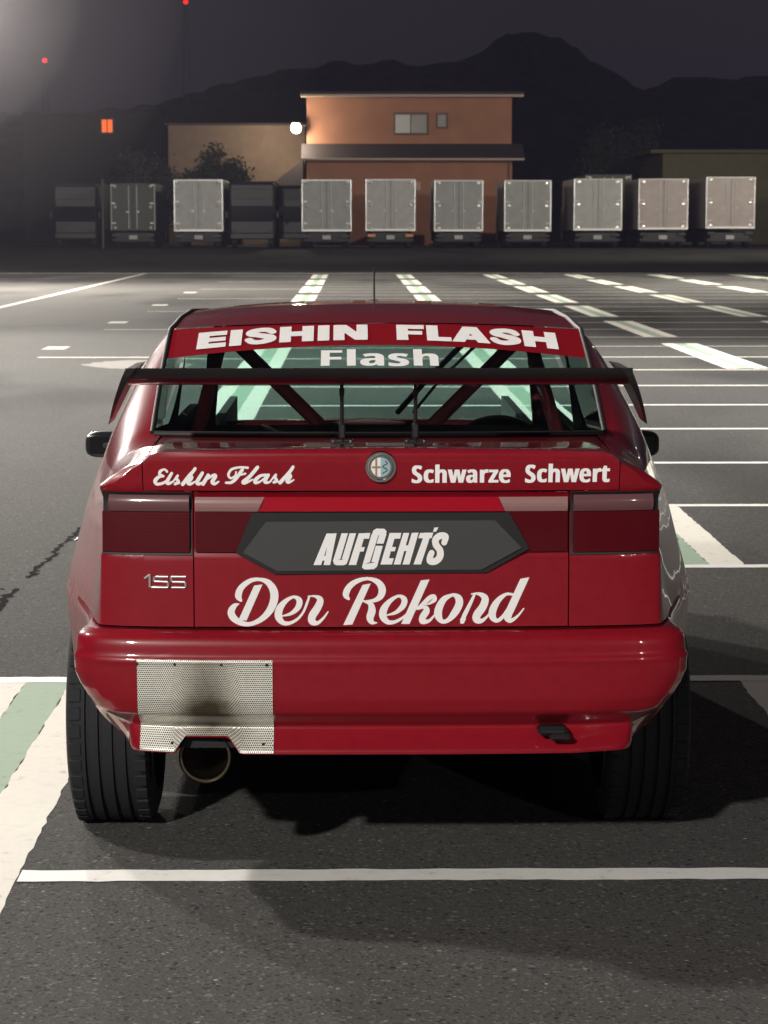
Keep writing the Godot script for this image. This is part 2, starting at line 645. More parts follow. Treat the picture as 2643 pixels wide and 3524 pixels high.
func rear_glass(u: float, v: float, off := 0.0) -> Vector3:
	var x := u * (0.572 + 0.013 * v)
	var z := 5.75 + 0.78 * v + 0.06 * u * u
	var h := 1.072 + 0.246 * v - (0.002 + 0.018 * v) * u * u + 0.015 * sin(PI * v)
	return P(x, h + off * 0.95, z - off * 0.3)


func roof_edge(z: float) -> Vector3:   # right side
	return P(lerpf(0.588, 0.572, clampf((z - 6.6) / 1.35, 0, 1)), prof([[6.5, 1.30], [6.6, 1.303], [6.9, 1.322], [7.3, 1.328], [7.95, 1.305]], z), z)


func roof(u: float, w: float) -> Vector3:
	var zc := lerpf(6.535, 7.93, w)
	var z := zc + (0.06 - 0.02 * w) * u * u
	var e := roof_edge(z)
	var au := absf(u)
	var hc: float = prof([[6.5, 1.319], [6.75, 1.343], [7.1, 1.357], [7.5, 1.355], [7.93, 1.332]], zc)
	var h := lerpf(hc, e.y, pow(au, 2.6))
	return Vector3(e.x * u, h, CAR_Z - z)


func windscreen(u: float, v: float) -> Vector3:
	var s_end := body(t_of_z(8.5), h_top(t_of_z(8.5)))
	var bx := s_end.x
	var r := roof_edge(7.97)
	var x := u * lerpf(bx, r.x, v)
	var z := lerpf(8.68, 7.94, v) - u * u * lerpf(0.18, -0.03, v)
	var h := lerpf(0.862, 1.33, v) - u * u * lerpf(-0.005, 0.026, v) + 0.012 * sin(PI * v)
	return P(x, h, z)


func pane(g: Geo, f: Callable, nu: int, nv: int, inside: Vector3, thick: Vector3) -> void:
	g.grid(f, nu, nv, inside)
	var f2 := func(u: float, v: float) -> Vector3: return f.call(u, v) - thick
	g.grid(f2, nu, nv, inside - (inside - f.call(0.5, 0.5)) * 2.0)
	for i in nu:
		for e in [0.0, 1.0]:
			var a: Vector3 = f.call(float(i) / nu, e)
			var b: Vector3 = f.call(float(i + 1) / nu, e)
			g.quad(a, b, b - thick, a - thick, a - f.call(float(i) / nu, 0.5))
	for j in nv:
		for e in [0.0, 1.0]:
			var a: Vector3 = f.call(e, float(j) / nv)
			var b: Vector3 = f.call(e, float(j + 1) / nv)
			g.quad(a, b, b - thick, a - thick, a - f.call(0.5, float(j) / nv))


# ---------------------------------------------------------------- lettering
# convex pieces in flat coordinates -> spans on fine rows -> laid on a surface by place(x, y)
func letters(g: Geo, pieces: Array, row: float, fat: float, place: Callable, away: Vector3) -> void:
	var y0 := INF
	var y1 := -INF
	for poly in pieces:
		for p in poly:
			y0 = minf(y0, p.y)
			y1 = maxf(y1, p.y)
	var count := int(ceil((y1 - y0) / row))
	var rows := []
	for k in count + 1:
		rows.append([])
	for poly in pieces:
		var lo := INF
		var hi := -INF
		for p in poly:
			lo = minf(lo, p.y)
			hi = maxf(hi, p.y)
		for k in range(maxi(0, int(ceil((lo - y0) / row - 0.5))), mini(count, int(floor((hi - y0) / row - 0.5))) + 1):
			var y := y0 + (k + 0.5) * row
			var a := INF
			var b := -INF
			for i in poly.size():
				var p: Vector2 = poly[i]
				var q: Vector2 = poly[(i + 1) % poly.size()]
				if (p.y <= y) != (q.y <= y):
					var x := lerpf(p.x, q.x, (y - p.y) / (q.y - p.y))
					a = minf(a, x)
					b = maxf(b, x)
			if a < b:
				rows[k].append(Vector2(a - fat, b + fat))
	var before := []
	for k in count + 1:
		var spans: Array = rows[k]
		spans.sort_custom(func(p: Vector2, q: Vector2) -> bool: return p.x < q.x)
		var joined := []
		for s in spans:
			if joined and s.x <= joined[-1].y + row * 0.3:
				joined[-1].y = maxf(joined[-1].y, s.y)
			else:
				joined.append(s)
		var ya := y0 + k * row
		var yb := ya + row
		for s in joined:
			var m := maxi(1, int((s.y - s.x) / (row * 30.0)))
			for i in m:
				var xa := lerpf(s.x, s.y, float(i) / m)
				var xb := lerpf(s.x, s.y, float(i + 1) / m)
				var j := g.vert(place.call(xa, ya), away)
				g.vert(place.call(xb, ya), away)
				g.vert(place.call(xb, yb), away)
				g.vert(place.call(xa, yb), away)
				g.tri(j, j + 1, j + 2)
				g.tri(j, j + 2, j + 3)
		before = joined


# a pen stroke: list of [x, y, width]
func stroke(pieces: Array, pts: Array) -> void:
	var fine := []
	for i in pts.size() - 1:
		var a: Array = pts[maxi(i - 1, 0)]
		var b: Array = pts[i]
		var c: Array = pts[i + 1]
		var d: Array = pts[mini(i + 2, pts.size() - 1)]
		for s in 8:
			var t := s / 8.0
			var q := []
			for k in 3:
				q.append(0.5 * (2.0 * b[k] + (c[k] - a[k]) * t + (2.0 * a[k] - 5.0 * b[k] + 4.0 * c[k] - d[k]) * t * t + (3.0 * b[k] - a[k] - 3.0 * c[k] + d[k]) * t * t * t))
			fine.append(q)
	fine.append(pts[-1])
	for i in fine.size():
		var p := Vector2(fine[i][0], fine[i][1])
		var disc := PackedVector2Array()
		for k in 14:
			disc.append(p + Vector2.from_angle(TAU * k / 14.0) * fine[i][2] / 2.0)
		pieces.append(disc)
		if i + 1 < fine.size():
			var q := Vector2(fine[i + 1][0], fine[i + 1][1])
			var o := (q - p).orthogonal().normalized()
			pieces.append(PackedVector2Array([p + o * fine[i][2] / 2.0, q + o * fine[i + 1][2] / 2.0, q - o * fine[i + 1][2] / 2.0, p - o * fine[i][2] / 2.0]))


func poly(pieces: Array, n: Array) -> void:
	var p := PackedVector2Array()
	for i in range(0, n.size(), 2):
		p.append(Vector2(n[i], n[i + 1]))
	pieces.append(p)


# printed words as triangles of a font, scaled into a box
func words(text: String, bold := true) -> Array:
	var f := SystemFont.new()
	f.font_names = PackedStringArray(["Droid Sans"])
	f.font_weight = 700 if bold else 400
	var tm := TextMesh.new()
	tm.font = f
	tm.text = text
	tm.font_size = 64
	tm.pixel_size = 0.01
	tm.depth = 0.0
	tm.curve_step = 0.5
	var a := tm.get_mesh_arrays()
	var vs: PackedVector3Array = a[Mesh.ARRAY_VERTEX]
	var ids = a[Mesh.ARRAY_INDEX]
	var order: PackedInt32Array = ids if ids != null and ids.size() else PackedInt32Array(range(vs.size()))
	var out := []
	for k in range(0, order.size(), 3):
		out.append(PackedVector2Array([Vector2(vs[order[k]].x, vs[order[k]].y), Vector2(vs[order[k + 1]].x, vs[order[k + 1]].y), Vector2(vs[order[k + 2]].x, vs[order[k + 2]].y)]))
	return out


func fit(pieces: Array, x0: float, x1: float, y0: float, y1: float) -> Array:
	var lo := Vector2(INF, INF)
	var hi := -lo
	for p in pieces:
		for q in p:
			lo = lo.min(q)
			hi = hi.max(q)
	var out := []
	for p in pieces:
		var n := PackedVector2Array()
		for q in p:
			n.append(Vector2(lerpf(x0, x1, (q.x - lo.x) / (hi.x - lo.x)), lerpf(y0, y1, (q.y - lo.y) / (hi.y - lo.y))))
		out.append(n)
	return out


func moved(pieces: Array, m: Transform2D) -> Array:
	var out := []
	for p in pieces:
		out.append(m * (p as PackedVector2Array))
	return out


# ---------------------------------------------------------------- the car
func ring_loft(g: Geo, rings: Array, inside: Vector3) -> void:
	for k in rings.size() - 1:
		var m: int = rings[k].size()
		for i in m:
			var q := (i + 1) % m
			var c: Vector3 = (rings[k][i] + rings[k + 1][q]) / 2.0
			var mid := Vector3.ZERO
			for p in rings[k]:
				mid += p / m
			g.quad(rings[k][i], rings[k][q], rings[k + 1][q], rings[k + 1][i], c - mid)
	for e in [0, rings.size() - 1]:
		var r: Array = rings[e]
		g.quad(r[0], r[1], r[2], r[3], r[0] - inside)


func make_wheel(car: Node3D, x: float, z: float) -> void:
	var w := Node3D.new()
	w.name = numbered("wheel", car)
	car.add_child(w, true)
	var s := signf(x)
	w.position = P(x, 0.302, z)
	var g := Geo.new()
	var half := 0.106
	var prof_pts: Array = [Vector2(0.215, -half + 0.012), Vector2(0.235, -half - 0.002), Vector2(0.262, -half - 0.004), Vector2(0.283, -half + 0.002), Vector2(0.294, -half + 0.010), Vector2(0.300, -half + 0.022)]
	for gx in [-0.052, -0.018, 0.018, 0.052]:
		prof_pts.append_array([Vector2(0.302, gx - 0.0055), Vector2(0.294, gx - 0.004), Vector2(0.294, gx + 0.004), Vector2(0.302, gx + 0.0055)])
	prof_pts.append_array([Vector2(0.300, half - 0.022), Vector2(0.294, half - 0.010), Vector2(0.283, half - 0.002), Vector2(0.262, half + 0.004), Vector2(0.235, half + 0.002), Vector2(0.215, half - 0.012)])
	g.lathe(Vector3.ZERO, Vector3.RIGHT, prof_pts, 72, true)
	# cross cuts in the tread
	obj("tyre", g, mats.rubber, w)
	var b := Geo.new()
	for k in 40:
		var t := TAU * k / 40.0
		var bb := Basis(Vector3.RIGHT, t)
		for sx in [-0.083, 0.083]:
			b.box(bb * Vector3(0, 0.3, 0) + Vector3(sx, 0, 0), Vector3(0.031, 0.008, 0.035), 0.002, bb)
	obj("tread_block", b, mats.rubber, w).set_meta("kind", "stuff")
	var r := Geo.new()
	r.lathe(Vector3.ZERO, Vector3.RIGHT * s, [Vector2(0.216, -0.11), Vector2(0.216, 0.112), Vector2(0.2, 0.108), Vector2(0.195, 0.07), Vector2(0.06, 0.05), Vector2(0.045, 0.075), Vector2(0.0, 0.078)], 40)
	for k in 5:
		var bb := Basis(Vector3.RIGHT, TAU * k / 5.0)
		r.box(bb * Vector3(0, 0.125, 0) + Vector3(s * 0.075, 0, 0), Vector3(0.03, 0.15, 0.05), 0.008, bb)
	obj("rim", r, mats.dull_steel, w)


func make_car() -> void:
	make_plan()
	var car := thing("racing_car", "glossy dark red racing saloon with black rear wing, parked between striped bay lines", "car", Vector3(CAR_X, 0, -CAR_Z))
	var g: Geo
	var tz := func(z: float) -> float: return t_of_z(z)
	var z_b := 5.716
	var inside := P(0, 0.6, 7.4)
	# --- body shell
	g = Geo.new()
	for s: float in [-1.0, 1.0]:
		var ta := t_of_x(0.4405)
		var tb := t_of_x(0.5565)
		var tc: float = tz.call(z_b)
		panel(g, s * ta, s * tb, 10, cst(0.667), cst(0.986), 24, 0.0, 0.012)
		panel(g, s * tb, s * tc, 44, cst(0.667), func(t: float) -> float: return h_top(t), 34, 0.0, 0.0)
		var te := plan_len[-1] - 0.001
		panel(g, s * tc, s * te, 240, func(t: float) -> float: return h_bottom(t), func(t: float) -> float: return h_top(t), 26, 0.0, 0.03)
		# shoulder and rear pillar, between the outer line and the lid, glass and roof
		var z_end := 6.52
		var to: float = tz.call(z_end)
		var outer := func(u: float) -> Vector3:
			var t := lerpf(tb, to, u)
			return body(t, h_top(t))
		var inner := func(u: float) -> Vector3:
			var t := lerpf(tb, to, u)
			var z: float = plan_at(t)[0].y
			var zi := lerpf(5.262, 6.62, pow((z - 5.26) / (z_end - 5.26), 0.93)) if u > 0 else 5.262
			if zi < 5.78:
				return P(0.5575, lerpf(1.052, 1.066, clampf((zi - 5.26) / 0.5, 0, 1)), zi)
			var v := (zi - 5.81) / 0.78
			var q := rear_glass(1.012, clampf(v, 0.0, 1.0), 0.004)
			var e := roof_edge(zi)
			var k := smoothstep(6.5, 6.62, zi)
			return Vector3(lerpf(lerpf(0.5575, q.x, clampf((zi - 5.78) / 0.06, 0, 1)), e.x, k), lerpf(lerpf(1.066, q.y, clampf((zi - 5.78) / 0.06, 0, 1)), e.y, k), CAR_Z - zi)
		var f := func(u: float, w: float) -> Vector3:
			var o: Vector3 = outer.call(u)
			var i: Vector3 = inner.call(u)
			var p := o.lerp(i, w)
			var bulge := 4.0 * w * (1.0 - w)
			var lift := lerpf(0.012, 0.03, smoothstep(0.25, 0.9, u))
			p += Vector3(0.6, 0.8, 0).normalized() * bulge * lift * smoothstep(0.0, 0.15, u)
			p.x *= s
			return p
		g.grid(f, 60, 14, inside)
		# frame round the side windows
		var strip := func(a: float, b: float) -> Callable:
			return func(u: float, w: float) -> Vector3:
				var so := body(tz.call(lerpf(6.5, 8.5, u)), h_top(tz.call(lerpf(6.5, 8.5, u))))
				var r := roof_edge(lerpf(6.6, 7.97, u))
				var k := lerpf(a, b, w)
				var p := so.lerp(r, k) + Vector3(0.6, 0.8, 0).normalized() * 0.03 * 4.0 * k * (1.0 - k)
				p.x *= s
				return p
		g.grid(strip.call(0.0, 0.07), 30, 2, inside)
		g.grid(strip.call(0.9, 1.0), 30, 2, inside)
		for post in [[0.0, 0.05], [0.4, 0.44], [0.93, 1.0]]:
			var pf := func(u: float, w: float) -> Vector3: return strip.call(0.06, 0.91).call(lerpf(post[0], post[1], u), w)
			g.grid(pf, 3, 10, inside)
	# bonnet
	var bon := func(u: float, w: float) -> Vector3:
		var t: float = tz.call(lerpf(8.5, 9.639, w))
		var e := body(t, h_top(t))
		var zc := lerpf(8.68, 9.55, w)
		var mid := P(0, lerpf(0.862, 0.70, w * w), zc)
		var k := absf(u * 2 - 1)
		var p := mid.lerp(Vector3(e.x, e.y, e.z), k * k)
		p.x = e.x * (u * 2 - 1)
		return p
	g.grid(bon, 24, 20, inside)
	obj("body_shell", g, mats.red_paint, car)
	# roof
	g = Geo.new()
	var rf := func(u: float, w: float) -> Vector3: return roof(u * 2 - 1, w)
	g.grid(rf, 48, 28, P(0, 0.8, 7.3))
	obj("roof", g, mats.red_paint, car)
	# gutter seals beside the roof
	for s: float in [-1.0, 1.0]:
		g = Geo.new()
		var path := []
		for k in 25:
			var q := rear_glass(s * 1.012, k / 24.0, 0.004)
			path.append(q)
		for k in range(1, 20):
			var e := roof_edge(6.6 + 1.37 * k / 19.0)
			path.append(Vector3(e.x * s, e.y + 0.001, e.z))
		g.tube(path, 0.007, 8)
		obj("drip_seal", g, mats.seal, car)
	# --- boot lid
	g = Geo.new()
	var lid_top := func(t: float) -> float:
		var x: float = absf(plan_at(t)[0].x)
		return lerpf(1.0855, 1.062, smoothstep(0.525, 0.556, x)) - 0.007 * (x / 0.5) * (x / 0.5)
	var tl := t_of_x(0.5535)
	var th := t_of_x(0.4375)
	panel(g, -tl, tl, 60, cst(0.9885), lid_top, 14, 0.004, 0.012)
	panel(g, -th, th, 40, cst(0.6675), cst(0.984), 30, 0.0, 0.012)
	var deck := func(u: float, w: float) -> Vector3:
		var t := lerpf(-tl, tl, u)
		var e := body(t, lid_top.call(t), 0.004)
		var x := lerpf(-0.5535, 0.5535, u)
		var ux := x / 0.572
		var back := P(x, 1.066 - 0.002 * ux * ux, 5.755 + 0.06 * ux * ux)
		var p := e.lerp(back, w)
		p.y += 0.004 * (1.0 - pow(1.0 - minf(w / 0.12, 1.0), 2.0)) * (1.0 - w)
		return p
	g.grid(deck, 60, 24, inside)
	obj("boot_lid", g, mats.red_paint, car)
	# --- bumper
	g = Geo.new()
	var tbm: float = tz.call(z_b - 0.004)
	panel(g, -tbm, tbm, 200, func(t: float) -> float: return h_bottom(t), cst(0.6625), 44, 0.0, 0.05)
	obj("bumper", g, mats.red_paint, car)
	# dark shell behind the gaps
	g = Geo.new()
	panel(g, -t_of_x(0.6), t_of_x(0.6), 30, cst(0.62), cst(0.985), 14, -0.03, 0.0)
	g.box(P(0, 0.42, 5.42), Vector3(1.1, 0.1, 0.25))
	obj("inner_panel", g, mats.matt_black, car)
	# side glass
	for s: float in [-1.0, 1.0]:
		g = Geo.new()
		var sg := func(u: float, w: float) -> Vector3:
			var so := body(tz.call(lerpf(6.5, 8.5, u)), h_top(tz.call(lerpf(6.5, 8.5, u))))
			var r := roof_edge(lerpf(6.6, 7.97, u))
			var k := lerpf(0.04, 0.93, w)
			var p := so.lerp(r, k) + Vector3(0.6, 0.8, 0).normalized() * (0.03 * 4.0 * k * (1.0 - k) - 0.006)
			p.x *= s
			return p
		g.grid(sg, 20, 8, inside)
		obj("side_window", g, mats.dark_glass, car)
	# rear glass, its red band and its seal
	g = Geo.new()
	pane(g, func(u: float, v: float) -> Vector3: return rear_glass(u * 2 - 1, v), 24, 16, P(0, 0.9, 6.6), Vector3(0, 0.003, 0.002))
	obj("rear_window", g, mats.car_glass, car)
	g = Geo.new()
	var band := func(u: float, w: float) -> Vector3:
		var x := u * 2 - 1
		return rear_glass(x * 1.004, lerpf(0.748 - 0.105 * x * x, 1.0, w), 0.003)
	g.grid(band, 40, 6, P(0, 0.9, 6.6))
	obj("sun_strip", g, mats.red_vinyl, car)
	g = Geo.new()
	var seal := []
	for k in 41:
		seal.append(rear_glass(k / 20.0 - 1.0, -0.008, 0.003))
	g.tube(seal, 0.008, 8)
	obj("window_seal", g, mats.seal, car)
	# windscreen
	g = Geo.new()
	pane(g, func(u: float, v: float) -> Vector3: return windscreen(u * 2 - 1, v), 20, 12, P(0, 0.9, 7.0), Vector3(0, 0.003, -0.002))
	obj("windscreen", g, mats.car_glass, car)
	g = Geo.new()
	g.tube([P(0.10, 0.90, 8.55), P(0.20, 1.03, 8.38), P(0.345, 1.20, 8.12)], 0.011, 6)
	g.tube([P(0.16, 0.90, 8.56), P(0.25, 1.03, 8.39), P(0.37, 1.17, 8.16)], 0.006, 6)
	obj("wiper", g, mats.matt_black, car)

	# --- lamps
	for s: float in [-1.0, 1.0]:
		var t0 := t_of_x(0.4425) * s
		var t1 := t_of_x(0.6605) * s
		g = Geo.new()
		panel(g, t0, t1, 24, cst(0.836), cst(0.9835), 10, 0.003, 0.01)
		var lamp := obj("tail_lamp", g, mats.seal, car)
		g = Geo.new()
		panel(g, t_of_x(0.4475) * s, t_of_x(0.656) * s, 24, cst(0.8425), cst(0.9375), 12, 0.012, 0.012, 1.0, 3.0)
		obj("red_lens", g, mats.red_lens, lamp)
		g = Geo.new()
		var lo_h := 0.939
		var bulged := func(u: float, w: float) -> Vector3:
			var t := lerpf(t_of_x(0.4475) * s, t_of_x(0.638) * s, u)
			return body(t, lerpf(lo_h, 0.977, w), 0.012 + 0.006 * sin(PI * w))
		g.grid(bulged, 24, 8, inside, 1.0, 1.0)
		obj("clear_lens", g, mats.dark_lens, lamp)
		# the half on the lid
		g = Geo.new()
		panel(g, t_of_x(0.434) * s, t_of_x(0.285) * s, 16, cst(0.844), cst(0.9385), 12, 0.011, 0.012, 1.0, 3.0)
		obj("lid_lamp", g, mats.red_lens, car)
		g = Geo.new()
		var bulged2 := func(u: float, w: float) -> Vector3:
			var x1 := lerpf(0.288, 0.272, w)
			var t := t_of_x(lerpf(0.434, x1, u)) * s
			return body(t, lerpf(0.9395, 0.973, w), 0.012 + 0.005 * sin(PI * w))
		g.grid(bulged2, 20, 8, inside, 1.0, 1.0)
		obj("lid_clear_lens", g, mats.smoke_lens, car)
	g = Geo.new()
	var refl := func(u: float, w: float) -> Vector3:
		var x1 := lerpf(0.287, 0.271, w)
		var x := lerpf(-x1, x1, u)
		return body(t_of_x(x), lerpf(0.9395, 0.973, w), 0.011)
	g.grid(refl, 30, 6, inside, 1.0, 1.2)
	obj("red_reflector", g, mats.red_reflector, car)
	# plate recess and panel
	g = Geo.new()
	var back_x := Transform3D(Basis(), P(0, 0, 5.285))
	var frame := PackedVector2Array([Vector2(-0.300, 0.9375), Vector2(0.296, 0.9375), Vector2(0.344, 0.853), Vector2(0.244, 0.797), Vector2(-0.250, 0.794), Vector2(-0.338, 0.843)])
	g.prism(frame, 0.0, 0.040, back_x)
	obj("plate_recess", g, mats.black_plastic, car)
	g = Geo.new()
	var plate := PackedVector2Array([Vector2(-0.268, 0.917), Vector2(0.264, 0.920), Vector2(0.326, 0.855), Vector2(0.233, 0.804), Vector2(-0.242, 0.801), Vector2(-0.322, 0.845)])
	g.prism(plate, 0.0, 0.045, back_x)
	obj("plate_panel", g, mats.panel_grey, car)

	# --- punched sheet over the bumper, exhaust, hook
	g = Geo.new()
	var lo := func(t: float) -> float: return h_bottom(t) + 0.004
	var plate_at := func(u: float, w: float, off: float) -> Vector3:
		var x := lerpf(-0.568, -0.2535, u)
		var tt := t_of_x(x)
		var h := lerpf(0.004 + maxf(0.369, minf(0.405, minf(0.369 + (x + 0.49) * 1.2, 0.369 + (-0.33 - x) * 1.2))), 0.5995, w)
		for k in 6:   # the bumper narrows towards its foot: find where it is x wide
			tt += (x - body(tt, h).x) * 0.9
		return body(tt, h, off)
	g.grid(func(u: float, w: float) -> Vector3: return plate_at.call(u, w, 0.004), 90, 44, inside, 1.0, 1.0)
	for k in 60:
		for w in [0.0, 1.0]:
			g.quad(plate_at.call(k / 60.0, w, 0.004), plate_at.call((k + 1) / 60.0, w, 0.004), plate_at.call((k + 1) / 60.0, w, 0.0), plate_at.call(k / 60.0, w, 0.0), Vector3(0, w - 0.5, 0))
	var sheet := obj("heat_shield", g, mats.punched_aluminium, car)
	g = Geo.new()
	for x in [-0.555, -0.475, -0.37, -0.265]:
		var q := body(t_of_x(x), 0.589, 0.005)
		g.lathe(q, Vector3(0, 0, 1), [Vector2(0.004, -0.002), Vector2(0.003, 0.002), Vector2(0, 0.003)], 8)
	for x in [-0.55, -0.277]:
		var q := body(t_of_x(x), 0.392, 0.005)
		g.lathe(q, Vector3(0, 0, 1), [Vector2(0.004, -0.002), Vector2(0.003, 0.002), Vector2(0, 0.003)], 8)
	var riv := obj("rivet", g, mats.matt_black, sheet)
	riv.set_meta("kind", "stuff")
	g = Geo.new()
	g.lathe(P(-0.418, 0.348, 5.29), Vector3(0, 0.05, 1).normalized(), [Vector2(0.052, -0.5), Vector2(0.058, -0.1), Vector2(0.060, 0.0), Vector2(0.0625, 0.003), Vector2(0.0625, -0.004), Vector2(0.055, -0.004), Vector2(0.052, -0.03), Vector2(0.050, -0.4)], 40)
	obj("exhaust_pipe", g, mats.steel, car)
	g = Geo.new()
	g.lathe(P(-0.411, 0.338, 5.62), Vector3(0, 0, 1), [Vector2(0.0, 0.02), Vector2(0.053, 0.018), Vector2(0.056, -0.05)], 24)
	g.box(P(-0.36, 0.34, 6.2), Vector3(0.28, 0.14, 0.6), 0.05)
	obj("silencer", g, mats.dull_steel, car)
	g = Geo.new()
	g.box(P(0.40, 0.425, 5.235), Vector3(0.07, 0.022, 0.05), 0.008)
	g.box(P(0.417, 0.413, 5.215), Vector3(0.05, 0.016, 0.03), 0.006)
	obj("tow_hook", g, mats.black_plastic, car)

	# --- wheels and underside
	for x in [-0.703, 0.703]:
		for z in [6.07, 8.61]:
			make_wheel(car, x, z)
	g = Geo.new()
	g.box(P(0, 0.33, 7.9), Vector3(1.06, 0.14, 2.9))
	g.box(P(0.08, 0.22, 7.75), Vector3(0.9, 0.16, 2.5), 0.02)  # added low box that stops light passing under the right side
	g.box(P(0, 0.46, 5.9), Vector3(1.06, 0.06, 1.1))
	for z in [6.07, 8.61]:
		g.tube([P(-0.62, 0.30, z), P(0.62, 0.30, z)], 0.04, 10)
	for s: float in [-1.0, 1.0]:
		g.box(P(s * 0.56, 0.6, 7.95), Vector3(0.03, 0.6, 2.9))
		g.box(P(s * 0.54, 0.62, 5.95), Vector3(0.03, 0.4, 1.2))
		g.box(P(s * 0.70, 0.45, 7.34), Vector3(0.25, 0.5, 1.75))
		for z in [6.07, 8.61]:
			var arch := func(u: float, w: float) -> Vector3:
				var a := lerpf(-0.1, PI * 0.6, u)
				return P(s * lerpf(0.55, 0.80, w), 0.30 + 0.37 * sin(a), z + 0.37 * cos(a))
			g.grid(arch, 20, 2, P(s * 0.7, 0.3, z))
	g.box(P(0, 0.56, 5.62), Vector3(1.06, 0.25, 0.2))
	obj("underbody", g, mats.matt_black, car)

	# --- cabin
	g = Geo.new()
	g.box(P(0, 1.0, 6.18), Vector3(1.12, 0.05, 0.8), 0.01)
	g.box(P(0, 0.62, 7.3), Vector3(1.1, 0.06, 2.6))
	g.box(P(0, 0.765, 8.45), Vector3(1.36, 0.14, 0.36), 0.04)
	for s: float in [-1.0, 1.0]:
		g.box(P(s * 0.66, 0.77, 7.4), Vector3(0.05, 0.34, 2.2), 0.01)
		var trim := func(u: float, w: float) -> Vector3:
			var a := P(s * 0.59, 1.0, lerpf(5.95, 6.75, u))
			var b := rear_glass(s * 0.93, lerpf(0.12, 0.95, u), -0.025)
			return a.lerp(b + Vector3(0, 0, -0.05), w)
		g.grid(trim, 10, 6, P(s * 2.0, 1.1, 6.3))
	obj("cabin_trim", g, mats.interior, car)
	g = Geo.new()
	g.tube([P(-0.44, 1.287, 6.7), P(-0.15, 1.0, 6.7)], 0.021, 10)
	g.tube([P(0.44, 1.287, 6.7), P(0.155, 1.0, 6.7)], 0.021, 10)
	obj("cage_diagonal", g, mats.cage, car)
	for s: float in [-1.0, 1.0]:
		g = Geo.new()
		g.tube([P(s * 0.535, 0.62, 7.2), P(s * 0.522, 1.0, 7.2), P(s * 0.50, 1.25, 7.2), P(s * 0.44, 1.30, 7.2), P(0, 1.315, 7.2)], 0.022, 10)
		g.tube([P(s * 0.49, 1.27, 7.2), P(s * 0.45, 1.275, 6.7), P(s * 0.49, 1.02, 6.1)], 0.02, 10)
		obj("cage_hoop", g, mats.cage, car)
	for s in [[0.405, 0.0, 0.26], [-0.405, -0.035, 0.2]]:
		g = Geo.new()
		g.box(P(s[0], 0.78, 7.42), Vector3(0.44, 0.34, 0.12), 0.05)
		var head := func(u: float, w: float) -> Vector3:
			var a := u * TAU
			var b := lerpf(-0.2, PI / 2, w)
			return P(s[0] + s[2] * 0.5 * cos(a) * cos(b), 0.90 + s[1] + 0.085 * sin(b), 7.4 + 0.08 * sin(a) * cos(b))
		g.grid(head, 20, 8, P(s[0], 0.9 + s[1], 7.4))
		obj("seat", g, mats.matt_black, car)

	# --- wing
	g = Geo.new()
	var sect: Array[Vector2] = [Vector2(5.200, 1.276), Vector2(5.203, 1.262), Vector2(5.222, 1.242), Vector2(5.27, 1.233), Vector2(5.34, 1.231), Vector2(5.41, 1.236), Vector2(5.432, 1.246), Vector2(5.42, 1.256), Vector2(5.35, 1.260), Vector2(5.27, 1.264), Vector2(5.215, 1.275)]
	var wf := func(u: float, w: float) -> Vector3:
		var k: int = int(round(w * sect.size())) % sect.size()
		return P(lerpf(-0.585, 0.575, u), sect[k].y, sect[k].x)
	g.grid(wf, 2, sect.size(), P(0, 1.25, 5.32))
	for x in [-0.585, 0.575]:
		var pp := PackedVector2Array()
		for q in sect:
			pp.append(Vector2(CAR_Z - q.x, q.y))
		var tr := Geometry2D.triangulate_polygon(pp)
		var first := g.v.size()
		for q in pp:
			g.vert(Vector3(x, q.y, q.x), Vector3(signf(x), 0, 0))
		for k in range(0, tr.size(), 3):
			g.tri(first + tr[k], first + tr[k + 1], first + tr[k + 2])
	var wing := obj("rear_wing", g, mats.wing_black, car)
	for s: float in [-1.0, 1.0]:
		g = Geo.new()
		var rings := []
		for k in 9:
			var q := k / 8.0
			var h := lerpf(1.277, 1.142, q)
			var x0: float = 0.578 + 0.052 * pow(q, 0.9) + (0.006 if s < 0 else -0.008)
			var thick := lerpf(0.024, 0.005, pow(q, 0.7))
			var za := lerpf(5.19, 5.30, q * q)
			var zb := lerpf(5.45, 5.40, q)
			rings.append([P(s * (x0 - thick), h, za), P(s * x0, h - 0.004, za), P(s * x0, h - 0.004, zb), P(s * (x0 - thick), h, zb)])
		ring_loft(g, rings, P(s * 0.6, 1.21, 5.32))
		obj("end_plate", g, mats.wing_black, wing)
	for x in [-0.092, 0.081]:
		g = Geo.new()
		g.tube([P(x, 1.085, 5.36), P(x, 1.24, 5.335)], 0.0045, 8)
		g.box(P(x, 1.234, 5.33), Vector3(0.026, 0.008, 0.03), 0.002)
		g.box(P(x, 1.212, 5.335), Vector3(0.012, 0.02, 0.012), 0.002)
		g.box(P(x, 1.118, 5.355), Vector3(0.016, 0.036, 0.014), 0.003)
		g.box(P(x, 1.0905, 5.36), Vector3(0.05, 0.006, 0.05), 0.002)
		obj("wing_stay", g, mats.black_plastic, wing)
		g = Geo.new()
		for dx in [-0.021, 0.021]:
			g.lathe(P(x + dx, 1.092, 5.342), Vector3.UP, [Vector2(0.007, 0.0), Vector2(0.007, 0.006), Vector2(0.003, 0.010), Vector2(0, 0.010)], 6)
		obj("bolt", g, mats.chrome, wing)
